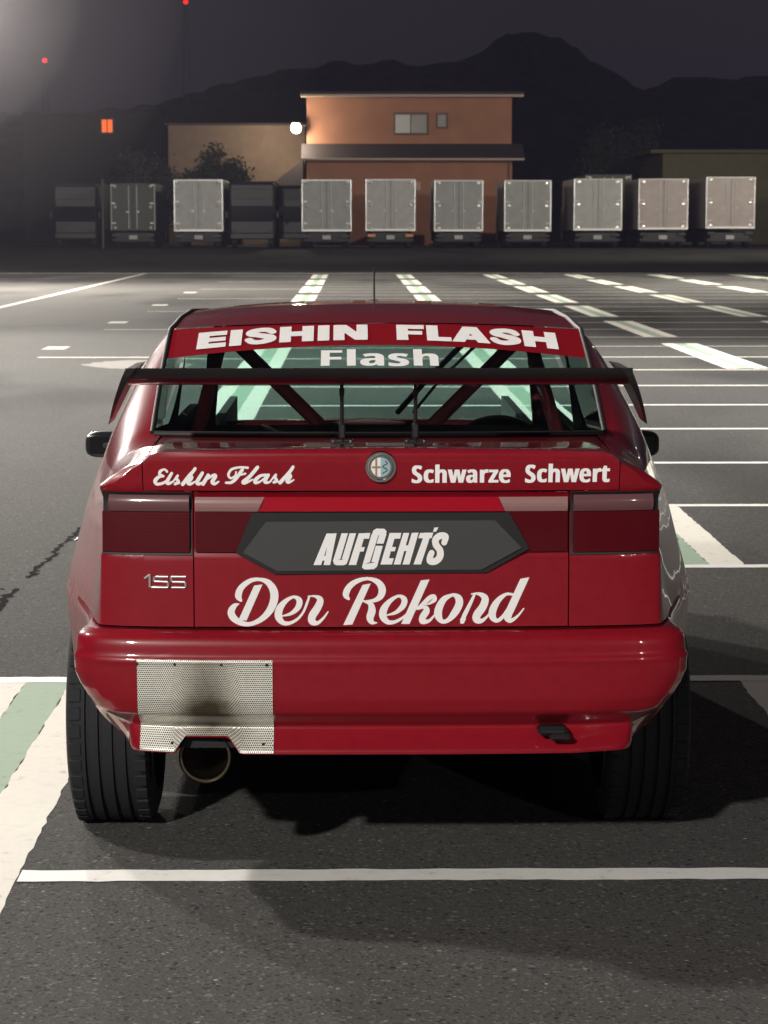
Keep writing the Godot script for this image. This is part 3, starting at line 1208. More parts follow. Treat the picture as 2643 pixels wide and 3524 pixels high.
	# --- mirrors, fins, aerial
	for s: float in [-1.0, 1.0]:
		g = Geo.new()
		var shell := func(u: float, w: float) -> Vector3:
			var a := u * TAU
			var b := lerpf(-PI / 2, PI / 2, w)
			var pw2 := func(x: float, e: float) -> float: return signf(x) * pow(absf(x), e)
			return P(s * 0.893 + 0.08 * pw2.call(cos(a), 0.55) * pow(cos(b), 0.6), 0.863 + 0.0445 * pw2.call(sin(a), 0.55) * pow(cos(b), 0.6), 7.70 + 0.055 * pw2.call(sin(b), 0.7))
		g.grid(shell, 32, 14, P(s * 0.893, 0.863, 7.70))
		g.box(P(s * 0.80, 0.845, 7.73), Vector3(0.08, 0.03, 0.04), 0.01)
		var mir := obj("door_mirror", g, mats.black_plastic, car)
		g = Geo.new()
		g.box(P(s * 0.895, 0.863, 7.6475), Vector3(0.115, 0.06, 0.004), 0.001)
		obj("mirror_glass", g, mats.dark_glass, mir)
		g = Geo.new()
		var fin := PackedVector2Array([Vector2(0.78, 0.745), Vector2(0.862, 0.712), Vector2(0.78, 0.712)])
		if s < 0:
			fin = PackedVector2Array([Vector2(-0.78, 0.745), Vector2(-0.78, 0.712), Vector2(-0.858, 0.712)])
		g.prism(fin, -0.04, 0.04, Transform3D(Basis(), P(0, 0, 6.45)))
		obj("side_fin", g, mats.black_plastic, car)
	g = Geo.new()
	g.tube([P(0.006, 1.33, 7.78), P(0.006, 1.455, 7.84)], 0.0035, 6)
	g.lathe(P(0.006, 1.335, 7.78), Vector3.UP, [Vector2(0.02, 0), Vector2(0.012, 0.014), Vector2(0, 0.016)], 12)
	obj("aerial", g, mats.matt_black, car)
	lettering(car)


func lettering(car: Node3D) -> void:
	var away := Vector3(0, 0, 1)
	var rear := func(off: float) -> Callable:
		return func(x: float, h: float) -> Vector3: return body(t_of_x(x), h, off)
	var pc: Array
	var g: Geo
	# lower script
	pc = []
	stroke(pc, [[152, 312, 30], [125, 262, 70], [158, 178, 62], [250, 108, 48], [350, 93, 36], [440, 125, 62], [498, 210, 84], [500, 310, 84], [452, 420, 74], [360, 510, 56], [250, 556, 44], [150, 545, 56], [72, 492, 74], [48, 430, 74], [82, 370, 52], [128, 347, 14]])
	poly(pc, [293, 156, 380, 145, 210, 520, 124, 517])
	stroke(pc, [[590, 472, 14], [680, 446, 36], [752, 385, 58], [768, 312, 62], [712, 274, 30], [630, 312, 46], [562, 392, 74], [548, 478, 78], [592, 540, 52], [665, 546, 36], [750, 502, 28], [810, 430, 24], [850, 335, 26], [872, 275, 20]])
	stroke(pc, [[862, 268, 14], [935, 268, 26], [988, 305, 66], [962, 382, 78], [905, 470, 82], [902, 528, 72], [958, 545, 40], [1022, 492, 25], [1070, 428, 14]])
	stroke(pc, [[1288, 296, 26], [1258, 248, 66], [1300, 162, 62], [1392, 104, 46], [1500, 86, 34], [1598, 124, 62], [1640, 195, 78], [1622, 268, 66], [1555, 312, 40], [1440, 320, 14]])
	stroke(pc, [[1446, 318, 20], [1515, 345, 52], [1532, 415, 80], [1512, 490, 76], [1532, 538, 46], [1584, 545, 12]])
	poly(pc, [1434, 150, 1520, 135, 1325, 562, 1230, 566])
	var o := 1597.6
	stroke(pc, [[o + 95, 464, 14], [o + 188, 436, 38], [o + 262, 368, 60], [o + 275, 302, 60], [o + 218, 266, 30], [o + 132, 312, 46], [o + 66, 392, 74], [o + 50, 470, 78], [o + 94, 532, 54], [o + 165, 538, 38], [o + 245, 500, 28], [o + 300, 455, 20]])
	poly(pc, [o + 450, 105, o + 542, 94, o + 332, 555, o + 243, 556])
	stroke(pc, [[o + 395, 405, 16], [o + 460, 358, 34], [o + 535, 292, 50], [o + 585, 268, 40], [o + 595, 305, 44], [o + 545, 342, 26], [o + 495, 356, 14]])
	stroke(pc, [[o + 420, 400, 22], [o + 490, 382, 36], [o + 510, 420, 68], [o + 468, 490, 70], [o + 470, 530, 60], [o + 535, 525, 34], [o + 595, 465, 18]])
	stroke(pc, [[o + 770, 260, 34], [o + 695, 300, 62], [o + 642, 390, 80], [o + 634, 470, 80], [o + 672, 530, 46], [o + 735, 520, 46], [o + 802, 450, 74], [o + 852, 360, 80], [o + 850, 295, 74], [o + 805, 258, 40], [o + 770, 260, 34]])
	stroke(pc, [[o + 1012, 262, 26], [o + 960, 370, 40], [o + 910, 470, 46], [o + 888, 535, 44]])
	poly(pc, [o + 866, 500, o + 930, 500, o + 905, 552, o + 866, 552])
	stroke(pc, [[o + 985, 248, 14], [o + 1062, 246, 34], [o + 1128, 292, 72], [o + 1105, 380, 82], [o + 1045, 462, 84], [o + 1040, 512, 78], [o + 1090, 528, 44], [o + 1150, 482, 24], [o + 1195, 420, 16]])
	stroke(pc, [[o + 1425, 256, 26], [o + 1352, 252, 32], [o + 1272, 310, 58], [o + 1216, 400, 78], [o + 1206, 480, 74], [o + 1252, 526, 42], [o + 1312, 490, 38], [o + 1372, 400, 26]])
	poly(pc, [o + 1500, 93, o + 1596, 77, o + 1425, 450, o + 1328, 460])
	stroke(pc, [[o + 1375, 450, 90], [o + 1368, 500, 74], [o + 1405, 525, 44], [o + 1475, 478, 25], [o + 1538, 402, 14]])
	g = Geo.new()
	letters(g, moved(pc, Transform2D(Vector2(0.0002219, 0), Vector2(0, -0.0002274), Vector2(-0.3624, 0.8009))), 0.0007, 0.0, rear.call(0.0016), away)
	obj("lower_lettering", g, mats.white_vinyl, car)
	# small script
	pc = []
	stroke(pc, [[218, 132, 26], [192, 108, 22], [145, 128, 32], [138, 165, 32], [178, 182, 24], [130, 188, 34], [85, 232, 42], [100, 268, 34], [168, 258, 30], [232, 215, 22]])
	stroke(pc, [[268, 150, 32], [215, 240, 40], [232, 262, 34], [282, 238, 20]])
	stroke(pc, [[275, 248, 18], [332, 176, 26], [318, 205, 32], [338, 240, 34], [300, 268, 26], [350, 255, 18]])
	stroke(pc, [[465, 165, 18], [522, 98, 28], [520, 110, 30], [470, 165, 40], [385, 268, 42]])
	stroke(pc, [[405, 242, 18], [472, 186, 36], [484, 200, 38], [445, 250, 40], [470, 266, 32], [525, 238, 18]])
	stroke(pc, [[604, 145, 36], [545, 240, 42], [562, 265, 34], [605, 245, 18]])
	stroke(pc, [[668, 168, 38], [608, 264, 42]])
	stroke(pc, [[628, 226, 20], [722, 170, 34], [746, 182, 38], [710, 240, 42], [735, 262, 34], [780, 238, 18]])
	stroke(pc, [[1100, 86, 26], [1010, 82, 24], [922, 106, 28], [888, 165, 28], [915, 200, 24], [962, 170, 18], [972, 132, 20]])
	stroke(pc, [[1040, 108, 36], [980, 190, 40], [922, 245, 34], [860, 250, 26]])
	stroke(pc, [[985, 172, 20], [1072, 150, 24]])
	stroke(pc, [[1110, 178, 16], [1200, 82, 30], [1195, 100, 32], [1110, 190, 40], [1048, 240, 40], [1070, 252, 32], [1150, 215, 18]])
	stroke(pc, [[1312, 166, 30], [1240, 172, 32], [1182, 220, 42], [1184, 250, 34], [1240, 232, 22], [1305, 178, 22]])
	stroke(pc, [[1322, 165, 36], [1285, 232, 40], [1310, 248, 30], [1352, 232, 16]])
	stroke(pc, [[1335, 245, 16], [1402, 162, 24], [1395, 192, 32], [1412, 222, 32], [1380, 246, 26], [1430, 235, 16]])
	stroke(pc, [[1530, 150, 16], [1588, 78, 28], [1586, 92, 32], [1530, 162, 40], [1450, 248, 42]])
	stroke(pc, [[1475, 222, 18], [1548, 170, 36], [1562, 184, 38], [1528, 230, 40], [1548, 244, 30], [1600, 218, 16]])
	g = Geo.new()
	letters(g, moved(pc, Transform2D(Vector2(0.00021236, 0), Vector2(0, -0.00021645), Vector2(-0.5428, 1.0618))), 0.0005, 0.0, rear.call(0.0056), away)
	obj("script_lettering", g, mats.white_vinyl, car)
	# block letters on the lid
	g = Geo.new()
	letters(g, fit(words("Schwarze"), 0.071, 0.298, 1.0065, 1.0505), 0.0005, 0.0012, rear.call(0.0056), away)
	letters(g, fit(words("Schwert"), 0.334, 0.5295, 1.0065, 1.0515), 0.0005, 0.0012, rear.call(0.0056), away)
	obj("lid_lettering", g, mats.white_vinyl, car)
	# slanted block letters on the dark panel
	pc = []
	for n in [[215, 130, 272, 130, 152, 490, 65, 490], [252, 130, 330, 128, 255, 488, 181, 488], [180, 385, 215, 385, 205, 437, 165, 437],
			[385, 128, 458, 128, 370, 425, 287, 440], [476, 128, 550, 128, 458, 440, 386, 425], [286, 432, 300, 480, 330, 492, 410, 492, 440, 478, 460, 432],
			[580, 128, 655, 128, 550, 488, 465, 488], [580, 128, 712, 125, 696, 190, 600, 190], [560, 285, 650, 285, 634, 337, 560, 337],
			[725, 140, 802, 150, 706, 457, 622, 490], [725, 150, 745, 95, 780, 75, 870, 78, 895, 105, 888, 150], [812, 145, 893, 140, 860, 247, 780, 247], [773, 270, 853, 270, 800, 460, 722, 455], [622, 485, 616, 520, 645, 540, 750, 538, 785, 510, 803, 452],
			[930, 125, 1002, 125, 902, 485, 825, 485], [930, 125, 1062, 125, 1048, 190, 950, 190], [905, 285, 1002, 285, 988, 334, 895, 334], [850, 415, 977, 415, 955, 485, 825, 485],
			[1085, 125, 1152, 125, 1052, 485, 975, 485], [1180, 125, 1258, 122, 1155, 485, 1076, 485], [1100, 265, 1180, 265, 1165, 332, 1080, 332],
			[1275, 125, 1425, 122, 1405, 185, 1255, 185], [1320, 150, 1395, 150, 1285, 485, 1200, 485], [1435, 65, 1482, 62, 1455, 114, 1420, 114]]:
		poly(pc, n)
	stroke(pc, [[1548, 236, 66], [1562, 168, 74], [1505, 158, 76], [1452, 200, 76], [1456, 262, 76], [1500, 325, 76], [1498, 400, 78], [1450, 448, 76], [1392, 448, 76], [1388, 400, 72], [1406, 352, 66]])
	g = Geo.new()
	letters(g, moved(pc, Transform2D(Vector2(0.000205, 0), Vector2(0, -0.00020613), Vector2(-0.1718, 0.9166))), 0.0005, 0.0, func(x: float, h: float) -> Vector3: return P(x, h, 5.2385), away)
	obj("panel_lettering", g, mats.white_vinyl, car)
	# letters on the glass
	var on_band := func(x: float, y: float) -> Vector3:
		var v := 0.797 - 0.095 * x * x + y * (0.178 + 0.03 * x * x)
		return rear_glass(x, v, 0.0055)
	var up := Vector3(0, 0.95, 0.3).normalized()
	g = Geo.new()
	for word in [[-0.8962, [["E", 55, 305], ["I", 335, 440], ["S", 465, 740], ["H", 765, 1060], ["I", 1095, 1195], ["N", 1230, 1525]]], [0.0327, [["F", 115, 355], ["L", 375, 585], ["A", 590, 920], ["S", 920, 1190], ["H", 1210, 1505]]]]:
		pc = []
		for c in word[1]:
			var l: Array = []
			var w: float = c[2] - c[1]
			var st := 100.0
			match c[0]:
				"E":
					for q in [[0, 0, st, 1], [0, 0, w, 0.27], [0, 0.37, w - 6, 0.61], [0, 0.74, w, 1]]:
						poly(l, [q[0], q[1], q[2], q[1], q[2], q[3], q[0], q[3]])
				"I":
					poly(l, [0, 0, w, 0, w, 1, 0, 1])
				"H":
					for q in [[0, 0, st, 1], [w - st, 0, w, 1], [st - 2, 0.36, w - st + 2, 0.66]]:
						poly(l, [q[0], q[1], q[2], q[1], q[2], q[3], q[0], q[3]])
				"N":
					for q in [[0, 0, st - 4, 1], [w - st + 4, 0, w, 1]]:
						poly(l, [q[0], q[1], q[2], q[1], q[2], q[3], q[0], q[3]])
					poly(l, [0, 1, st + 10, 1, w, 0, w - st - 10, 0])
				"F":
					for q in [[0, 0, st, 1], [0, 0.36, w - 18, 0.60], [0, 0.74, w, 1]]:
						poly(l, [q[0], q[1], q[2], q[1], q[2], q[3], q[0], q[3]])
				"L":
					for q in [[0, 0, st, 1], [0, 0, w, 0.26]]:
						poly(l, [q[0], q[1], q[2], q[1], q[2], q[3], q[0], q[3]])
				"A":
					poly(l, [0, 0, 108, 0, w / 2 + 45, 1, w / 2 - 62, 1])
					poly(l, [w, 0, w - 108, 0, w / 2 - 45, 1, w / 2 + 62, 1])
					poly(l, [70, 0.17, w - 70, 0.17, w - 105, 0.42, 105, 0.42])
				"S":
					stroke(l, [[0.82, 0.70, 0.24], [0.70, 0.84, 0.28], [0.47, 0.88, 0.26], [0.24, 0.80, 0.30], [0.20, 0.66, 0.32], [0.45, 0.53, 0.28], [0.74, 0.40, 0.32], [0.76, 0.25, 0.32], [0.50, 0.12, 0.26], [0.26, 0.15, 0.26], [0.13, 0.30, 0.24]])
					l = fit(l, 0, w, -0.02, 1.02)
			pc.append_array(moved(l, Transform2D(Vector2(1, 0), Vector2(0, 1), Vector2(c[1], 0))))
		letters(g, moved(pc, Transform2D(Vector2(0.0005598, 0), Vector2(0, 1), Vector2(word[0], 0))), 0.012, 0.0, on_band, up)
	obj("band_lettering", g, mats.white_vinyl, car)
	g = Geo.new()
	letters(g, fit(words("Flash"), -0.262, 0.285, 0.53, 0.70), 0.002, 0.003, func(x: float, y: float) -> Vector3: return rear_glass(x, y, 0.004), up)
	obj("glass_lettering", g, mats.white_vinyl, car)
	# number badge, raised metal strokes
	g = Geo.new()
	var k := 0.0001222 * 0.6277 * 1.0836
	for b in [[80, 500, 225, 385], [225, 385, 225, 750], [400, 445, 750, 445], [360, 445, 350, 570], [360, 578, 735, 592], [760, 605, 750, 745], [270, 752, 740, 752], [850, 440, 1260, 440], [840, 440, 860, 580], [870, 588, 1245, 595], [1255, 605, 1250, 740], [850, 752, 1230, 752]]:
		var s := 0.00008216
		var a := Vector2(-0.5610 + b[0] * s, 0.8215 - b[1] * s)
		var c := Vector2(-0.5610 + b[2] * s, 0.8215 - b[3] * s)
		var pa := body(t_of_x(a.x), a.y, 0.003)
		var pb := body(t_of_x(c.x), c.y, 0.003)
		g.tube([pa, pb], 0.0032, 8)
	obj("number_badge", g, mats.badge_metal, car)
	# round emblem
	var ec := body(0.0, 1.045, 0.004) + Vector3(-0.002, 0, 0)
	g = Geo.new()
	g.lathe(ec, Vector3(0, 0, 1), [Vector2(0.0375, 0.0), Vector2(0.0375, 0.003), Vector2(0.035, 0.007), Vector2(0.030, 0.007), Vector2(0.0275, 0.0045), Vector2(0.0, 0.0045)], 40)
	var em := obj("round_emblem", g, mats.chrome, car)
	var fa := ec + Vector3(0, 0, 0.0052)
	var half := func(s: float, r: float) -> PackedVector2Array:
		var q := PackedVector2Array()
		for i in 21:
			var a := lerpf(-PI / 2, PI / 2, i / 20.0)
			q.append(Vector2(s * r * cos(a), r * sin(a)))
		return q
	g = Geo.new()
	g.prism(half.call(-1.0, 0.0225), 0.0, 0.0008, Transform3D(Basis(), fa))
	obj("emblem_field", g, mats.emblem_white, em)
	g = Geo.new()
	g.prism(half.call(1.0, 0.0225), 0.0, 0.0008, Transform3D(Basis(), fa))
	obj("emblem_field", g, mats.emblem_blue, em)
	g = Geo.new()
	g.box(fa + Vector3(-0.0105, 0, 0.0013), Vector3(0.0042, 0.040, 0.0008))
	g.box(fa + Vector3(-0.0105, 0, 0.0016), Vector3(0.0205, 0.0045, 0.0008))
	obj("emblem_cross", g, mats.emblem_cross, em)
	g = Geo.new()
	var snake := []
	for i in 19:
		var q := i / 18.0
		snake.append(fa + Vector3(0.010 + 0.0055 * sin(q * 11.0), lerpf(0.014, -0.015, q), 0.0012))
	g.tube(snake, 0.0014, 6, true, Vector3(1, 1, 0.5))
	obj("emblem_serpent", g, mats.emblem_green, em)


# ---------------------------------------------------------------- the lot
func sheet(x0: float, z0: float, x1: float, z1: float, y: float, ragged := 0.0, seed_ := 1, step := 0.05) -> Geo:
	var g := Geo.new()
	var r := RandomNumberGenerator.new()
	r.seed = seed_
	if ragged <= 0.0:
		g.quad(Vector3(x0, y, -z0), Vector3(x1, y, -z0), Vector3(x1, y, -z1), Vector3(x0, y, -z1), Vector3.UP)
		return g
	# an outline of small uneven steps
	var along_x := absf(x1 - x0) > absf(z1 - z0)
	var n := clampi(int((absf(x1 - x0) if along_x else absf(z1 - z0)) / step), 2, 400)
	var ra := r.randf_range(-ragged, ragged)
	var rb := r.randf_range(-ragged, ragged)
	for k in n:
		var na := r.randf_range(-ragged, ragged)
		var nb := r.randf_range(-ragged, ragged)
		var f0 := float(k) / n
		var f1 := float(k + 1) / n
		if along_x:
			g.quad(Vector3(lerpf(x0, x1, f0), y, -(z0 + ra)), Vector3(lerpf(x0, x1, f1), y, -(z0 + na)), Vector3(lerpf(x0, x1, f1), y, -(z1 + nb)), Vector3(lerpf(x0, x1, f0), y, -(z1 + rb)), Vector3.UP)
		else:
			g.quad(Vector3(x0 + ra, y, -lerpf(z0, z1, f0)), Vector3(x0 + na, y, -lerpf(z0, z1, f1)), Vector3(x1 + nb, y, -lerpf(z0, z1, f1)), Vector3(x1 + rb, y, -lerpf(z0, z1, f0)), Vector3.UP)
		ra = na
		rb = nb
	return g


func stripe(x: float, z0: float, z1: float, seed_: int) -> void:   # green with white borders
	struct("painted_stripe", sheet(x - 0.08, z0, x + 0.08, z1, 0.001, 0.004, seed_), mats.paint_green)
	for s: float in [-1.0, 1.0]:
		struct("painted_line", sheet(x + s * 0.08, z0, x + s * 0.246, z1, 0.0013, 0.005, seed_ + 7 * int(s + 3)), mats.paint_white)


func make_lot() -> void:
	var g := Geo.new()
	# one sheet, level up to the far edge of the lot and then rising a little to the yard of trucks
	var f := func(u: float, w: float) -> Vector3:
		var z: float = prof([[0.0, -300.0], [0.15, -40.0], [0.5, 40.0], [0.62, 77.2], [0.72, 84.0], [0.85, 112.0], [1.0, 1500.0]], w)
		return Vector3(lerpf(-1000, 1000, u), 0.42 * smoothstep(80.0, 110.0, z) - 0.012 * smoothstep(76.0, 77.5, z), -z)
	g.grid(f, 40, 60, Vector3(0, -1000, 0))
	struct("asphalt_ground", g, mats.asphalt)
	struct("yard_road", sheet(-200, 77.5, 200, 80.0, 0.001), mats.road_asphalt)
	g = Geo.new()
	var f2 := func(u: float, w: float) -> Vector3:
		var z := lerpf(80.0, 135.0, w)
		return Vector3(lerpf(-150, 150, u), 0.42 * smoothstep(80.0, 110.0, z) + 0.001 * (1 - w) + 0.006, -z)
	g.grid(f2, 4, 40, Vector3(0, -1000, 0))
	struct("truck_yard", g, mats.road_asphalt)
	# cross lines, 2.5 m apart
	var near := [5.49, 7.945, 10.62, 12.97, 15.33, 17.92, 20.33, 22.8]
	for k in 29:
		var z: float = near[k] if k < 8 else 25.3 + 2.475 * (k - 8)
		var x0 := -1.326 if k < 6 else -1.0
		if k in [0, 1]:
			x0 = -0.83 if k == 0 else -3.6
		elif k >= 9 and k % 3 == 0:
			x0 = -3.85
		var w := 0.098 if k < 10 else 0.075
		struct("cross_line", sheet(x0, z - w / 2, 17.0, z + w / 2, 0.0022, 0.004, 100 + k), mats.paint_retro_lit if k < 8 else mats.paint_white)
	# long stripes between the bays
	var seed_ := 300
	for x in [-1.08, 1.605]:
		for p in ([[5.05, 7.9], [10.66, 12.93]] if x < 0 else [[5.53, 7.9], [10.66, 12.93]]):
			stripe(x, p[0], p[1], seed_)
			seed_ += 3
		stripe(x, 17.9, 23.0, seed_ + 1)
		seed_ += 5
	for x in [-1.08, 1.605, 4.42, 7.05, 9.75, 12.4]:
		for k in 7:
			stripe(x, 25.55 + 7.25 * k, 31.0 + 7.25 * k, seed_)
			seed_ += 3
	# far-left long line, short end marks and a worn pale patch
	struct("painted_line", sheet(-7.0, 30.0, -6.85, 76.5, 0.003, 0.01, 900, 0.3), mats.paint_worn)
	struct("painted_line", sheet(-60.0, 76.2, 30.0, 76.6, 0.0042, 0.02, 901, 0.4), mats.paint_white)
	for z in [29.9, 37.8, 46.0, 54.6]:
		struct("end_mark", sheet(-4.05, z - 0.35, -3.75, z + 0.35, 0.0035, 0.01, 910 + int(z)), mats.paint_worn)
	g = Geo.new()
	var r := RandomNumberGenerator.new()
	r.seed = 5
	var c := Vector3(-2.5, 0.0006, -26.4)
	var prev := Vector3.ZERO
	for k in 41:
		var a := TAU * k / 40.0
		var p := c + Vector3(cos(a) * (0.6 + r.randf_range(-0.06, 0.06)), 0, sin(a) * (0.8 + r.randf_range(-0.08, 0.08)))
		if k > 0:
			var j := g.vert(c, Vector3.UP)
			g.vert(prev, Vector3.UP)
			g.vert(p, Vector3.UP)
			g.tri(j, j + 1, j + 2)
		prev = p
	struct("dusty_patch", g, mats.dust)
	# joint in the asphalt beside the car
	for run in [[Vector2(-1.50, 7.9), Vector2(-1.505, 10.0), 0.030], [Vector2(-1.49, 10.3), Vector2(-1.45, 12.3), 0.024], [Vector2(-2.2, 9.95), Vector2(-1.55, 9.98), 0.03]]:
		g = Geo.new()
		var a: Vector2 = run[0]
		var b: Vector2 = run[1]
		var side := (b - a).orthogonal().normalized()
		var n := 46
		var pa := a
		var wa := 0.01
		for k in range(1, n + 1):
			var pb := a.lerp(b, float(k) / n) + side * r.randf_range(-0.016, 0.016)
			var wb: float = run[2] * r.randf_range(0.25, 1.0)
			g.quad(Vector3(pa.x - side.x * wa, 0.001, -(pa.y - side.y * wa)), Vector3(pb.x - side.x * wb, 0.001, -(pb.y - side.y * wb)), Vector3(pb.x + side.x * wb, 0.001, -(pb.y + side.y * wb)), Vector3(pa.x + side.x * wa, 0.001, -(pa.y + side.y * wa)), Vector3.UP)
			pa = pb
			wa = wb
		struct("asphalt_crack", g, mats.tar)


# ---------------------------------------------------------------- background
func truck(x: float, wide: float, bottom: float, top: float, zt: float, label: String, dim := false, tail := 0) -> void:
	var t := thing("box_truck", label, "truck", Vector3(x, 0.42, -zt), 0.0, "box trucks parked in a row with their rear doors to the lot")
	var g := Geo.new()
	var h := top - bottom
	var cy := (top + bottom) / 2 - 0.42
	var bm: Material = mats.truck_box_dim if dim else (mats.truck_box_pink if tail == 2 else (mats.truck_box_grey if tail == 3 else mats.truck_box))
	g.box(Vector3(0, cy, -3.2), Vector3(wide, h, 6.4), 0.03)
	obj("cargo_box", g, bm, t)
	for s: float in [-1.0, 1.0]:
		g = Geo.new()
		g.box(Vector3(s * wide * 0.245, cy, 0.025), Vector3(wide * 0.465, h * 0.95, 0.04), 0.01)
		var d := obj("rear_door", g, bm, t)
		g = Geo.new()
		g.tube([Vector3(s * wide * 0.09, cy - h * 0.46, 0.07), Vector3(s * wide * 0.09, cy + h * 0.46, 0.07)], 0.02, 6)
		g.box(Vector3(s * wide * 0.12, cy - h * 0.1, 0.075), Vector3(0.12, 0.05, 0.03))
		obj("lock_bar", g, mats.truck_trim, d)
		g = Geo.new()
		for q in [-0.4, 0.02, 0.4]:
			g.box(Vector3(s * wide * 0.43, cy + h * (q + 0.06), 0.06), Vector3(0.2, 0.05, 0.03))
		obj("hinge", g, mats.truck_trim, d).set_meta("kind", "stuff")
		g = Geo.new()
		g.tube([Vector3(s * (wide / 2 - 0.03), cy - h * 0.49, 0.03), Vector3(s * (wide / 2 - 0.03), cy + h * 0.49, 0.03)], 0.045, 10)
		obj("edge_post", g, mats.truck_steel if not dim else mats.truck_box, t)
		for q in [-0.44, 0.0, 0.44]:
			g = Geo.new()
			g.lathe(Vector3(s * wide * 0.40, cy + h * q, 0.06), Vector3(0, 0, 1), [Vector2(0.09, -0.01), Vector2(0.07, 0.03), Vector2(0.0, 0.05)], 10)
			obj("reflector", g, mats.truck_steel if not dim else mats.truck_trim, t)
		g = Geo.new()
		g.box(Vector3(s * wide * 0.38, bottom - 0.42 - 0.22, 0.0), Vector3(0.4, 0.14, 0.06), 0.01)
		obj("tail_lamp", g, mats.amber if tail == 1 else mats.cab_dark, t)
		for z in [-1.0, -5.6]:
			g = Geo.new()
			g.lathe(Vector3(s * (wide / 2 - 0.32), 0.42, z), Vector3.RIGHT, [Vector2(0.0, -0.14), Vector2(0.38, -0.14), Vector2(0.42, -0.1), Vector2(0.42, 0.1), Vector2(0.38, 0.14), Vector2(0.0, 0.14)], 20)
			obj("wheel", g, mats.truck_dark, t)
	g = Geo.new()
	g.box(Vector3(0, cy + h * 0.49, 0.03), Vector3(wide, 0.06, 0.05))
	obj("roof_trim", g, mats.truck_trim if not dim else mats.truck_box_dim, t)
	g = Geo.new()
	g.box(Vector3(0, bottom - 0.42 + 0.06, 0.035), Vector3(wide, 0.1, 0.06))
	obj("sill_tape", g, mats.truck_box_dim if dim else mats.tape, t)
	g = Geo.new()
	g.box(Vector3(0, 0.55, -3.2), Vector3(wide * 0.8, 0.5, 6.2), 0.02)
	g.box(Vector3(0, 0.42, -0.1), Vector3(wide * 0.94, 0.14, 0.12), 0.02)
	obj("chassis", g, mats.truck_dark, t)
	g = Geo.new()
	g.box(Vector3(0, 0.56, 0.02), Vector3(0.42, 0.2, 0.02))
	obj("number_plate", g, mats.truck_box, t)
	g = Geo.new()
	g.box(Vector3(0, 1.25, -7.5), Vector3(wide * 0.92, 2.0, 1.8), 0.15)
	obj("cab", g, mats.cab_dark, t)


func dark_truck(x: float, wide: float, top: float, zt: float, label: String) -> void:
	var t := thing("dark_truck", label, "truck", Vector3(x, 0.42, -zt), 0.0, "dark trucks facing the lot")
	var g := Geo.new()
	g.box(Vector3(0, (top - 0.42 + 0.6) / 2, -1.0), Vector3(wide, top - 0.42 - 0.6, 2.0), 0.12)
	obj("cab", g, mats.cab_dark, t)
	g = Geo.new()
	g.box(Vector3(0, 1.75, 0.02), Vector3(wide * 0.9, 0.8, 0.05), 0.02)
	obj("windscreen", g, mats.dark_glass, t)
	g = Geo.new()
	g.box(Vector3(0, 0.62, 0.03), Vector3(wide * 0.96, 0.34, 0.16), 0.05)
	obj("bumper", g, mats.cab_dark, t)
	g = Geo.new()
	g.box(Vector3(0, 2.75, 0.01), Vector3(wide * 0.92, 0.5, 0.06), 0.02)
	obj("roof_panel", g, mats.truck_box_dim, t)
	for s: float in [-1.0, 1.0]:
		g = Geo.new()
		g.box(Vector3(s * wide * 0.36, 0.85, 0.06), Vector3(0.3, 0.16, 0.06), 0.03)
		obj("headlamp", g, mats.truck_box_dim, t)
		g = Geo.new()
		g.box(Vector3(s * (wide / 2 + 0.12), 1.7, 0.05), Vector3(0.16, 0.35, 0.1), 0.03)
		obj("side_mirror", g, mats.truck_dark, t)
		g = Geo.new()
		g.lathe(Vector3(s * (wide / 2 - 0.25), 0.42, -0.9), Vector3.RIGHT, [Vector2(0.0, -0.14), Vector2(0.4, -0.14), Vector2(0.42, 0.1), Vector2(0.38, 0.14), Vector2(0.0, 0.14)], 20)
		obj("wheel", g, mats.truck_dark, t)
	g = Geo.new()
	g.box(Vector3(0, (top - 0.42 + 0.8) / 2 + 0.1, -5.0), Vector3(wide, top - 0.42 - 0.8, 5.6), 0.05)
	obj("cargo_box", g, mats.cab_dark, t)


func block(g: Geo, x0: float, x1: float, y0: float, y1: float, zf: float, depth: float, bev := 0.0) -> void:
	g.box(Vector3((x0 + x1) / 2, (y0 + y1) / 2, -zf - depth / 2), Vector3(x1 - x0, y1 - y0, depth), bev)


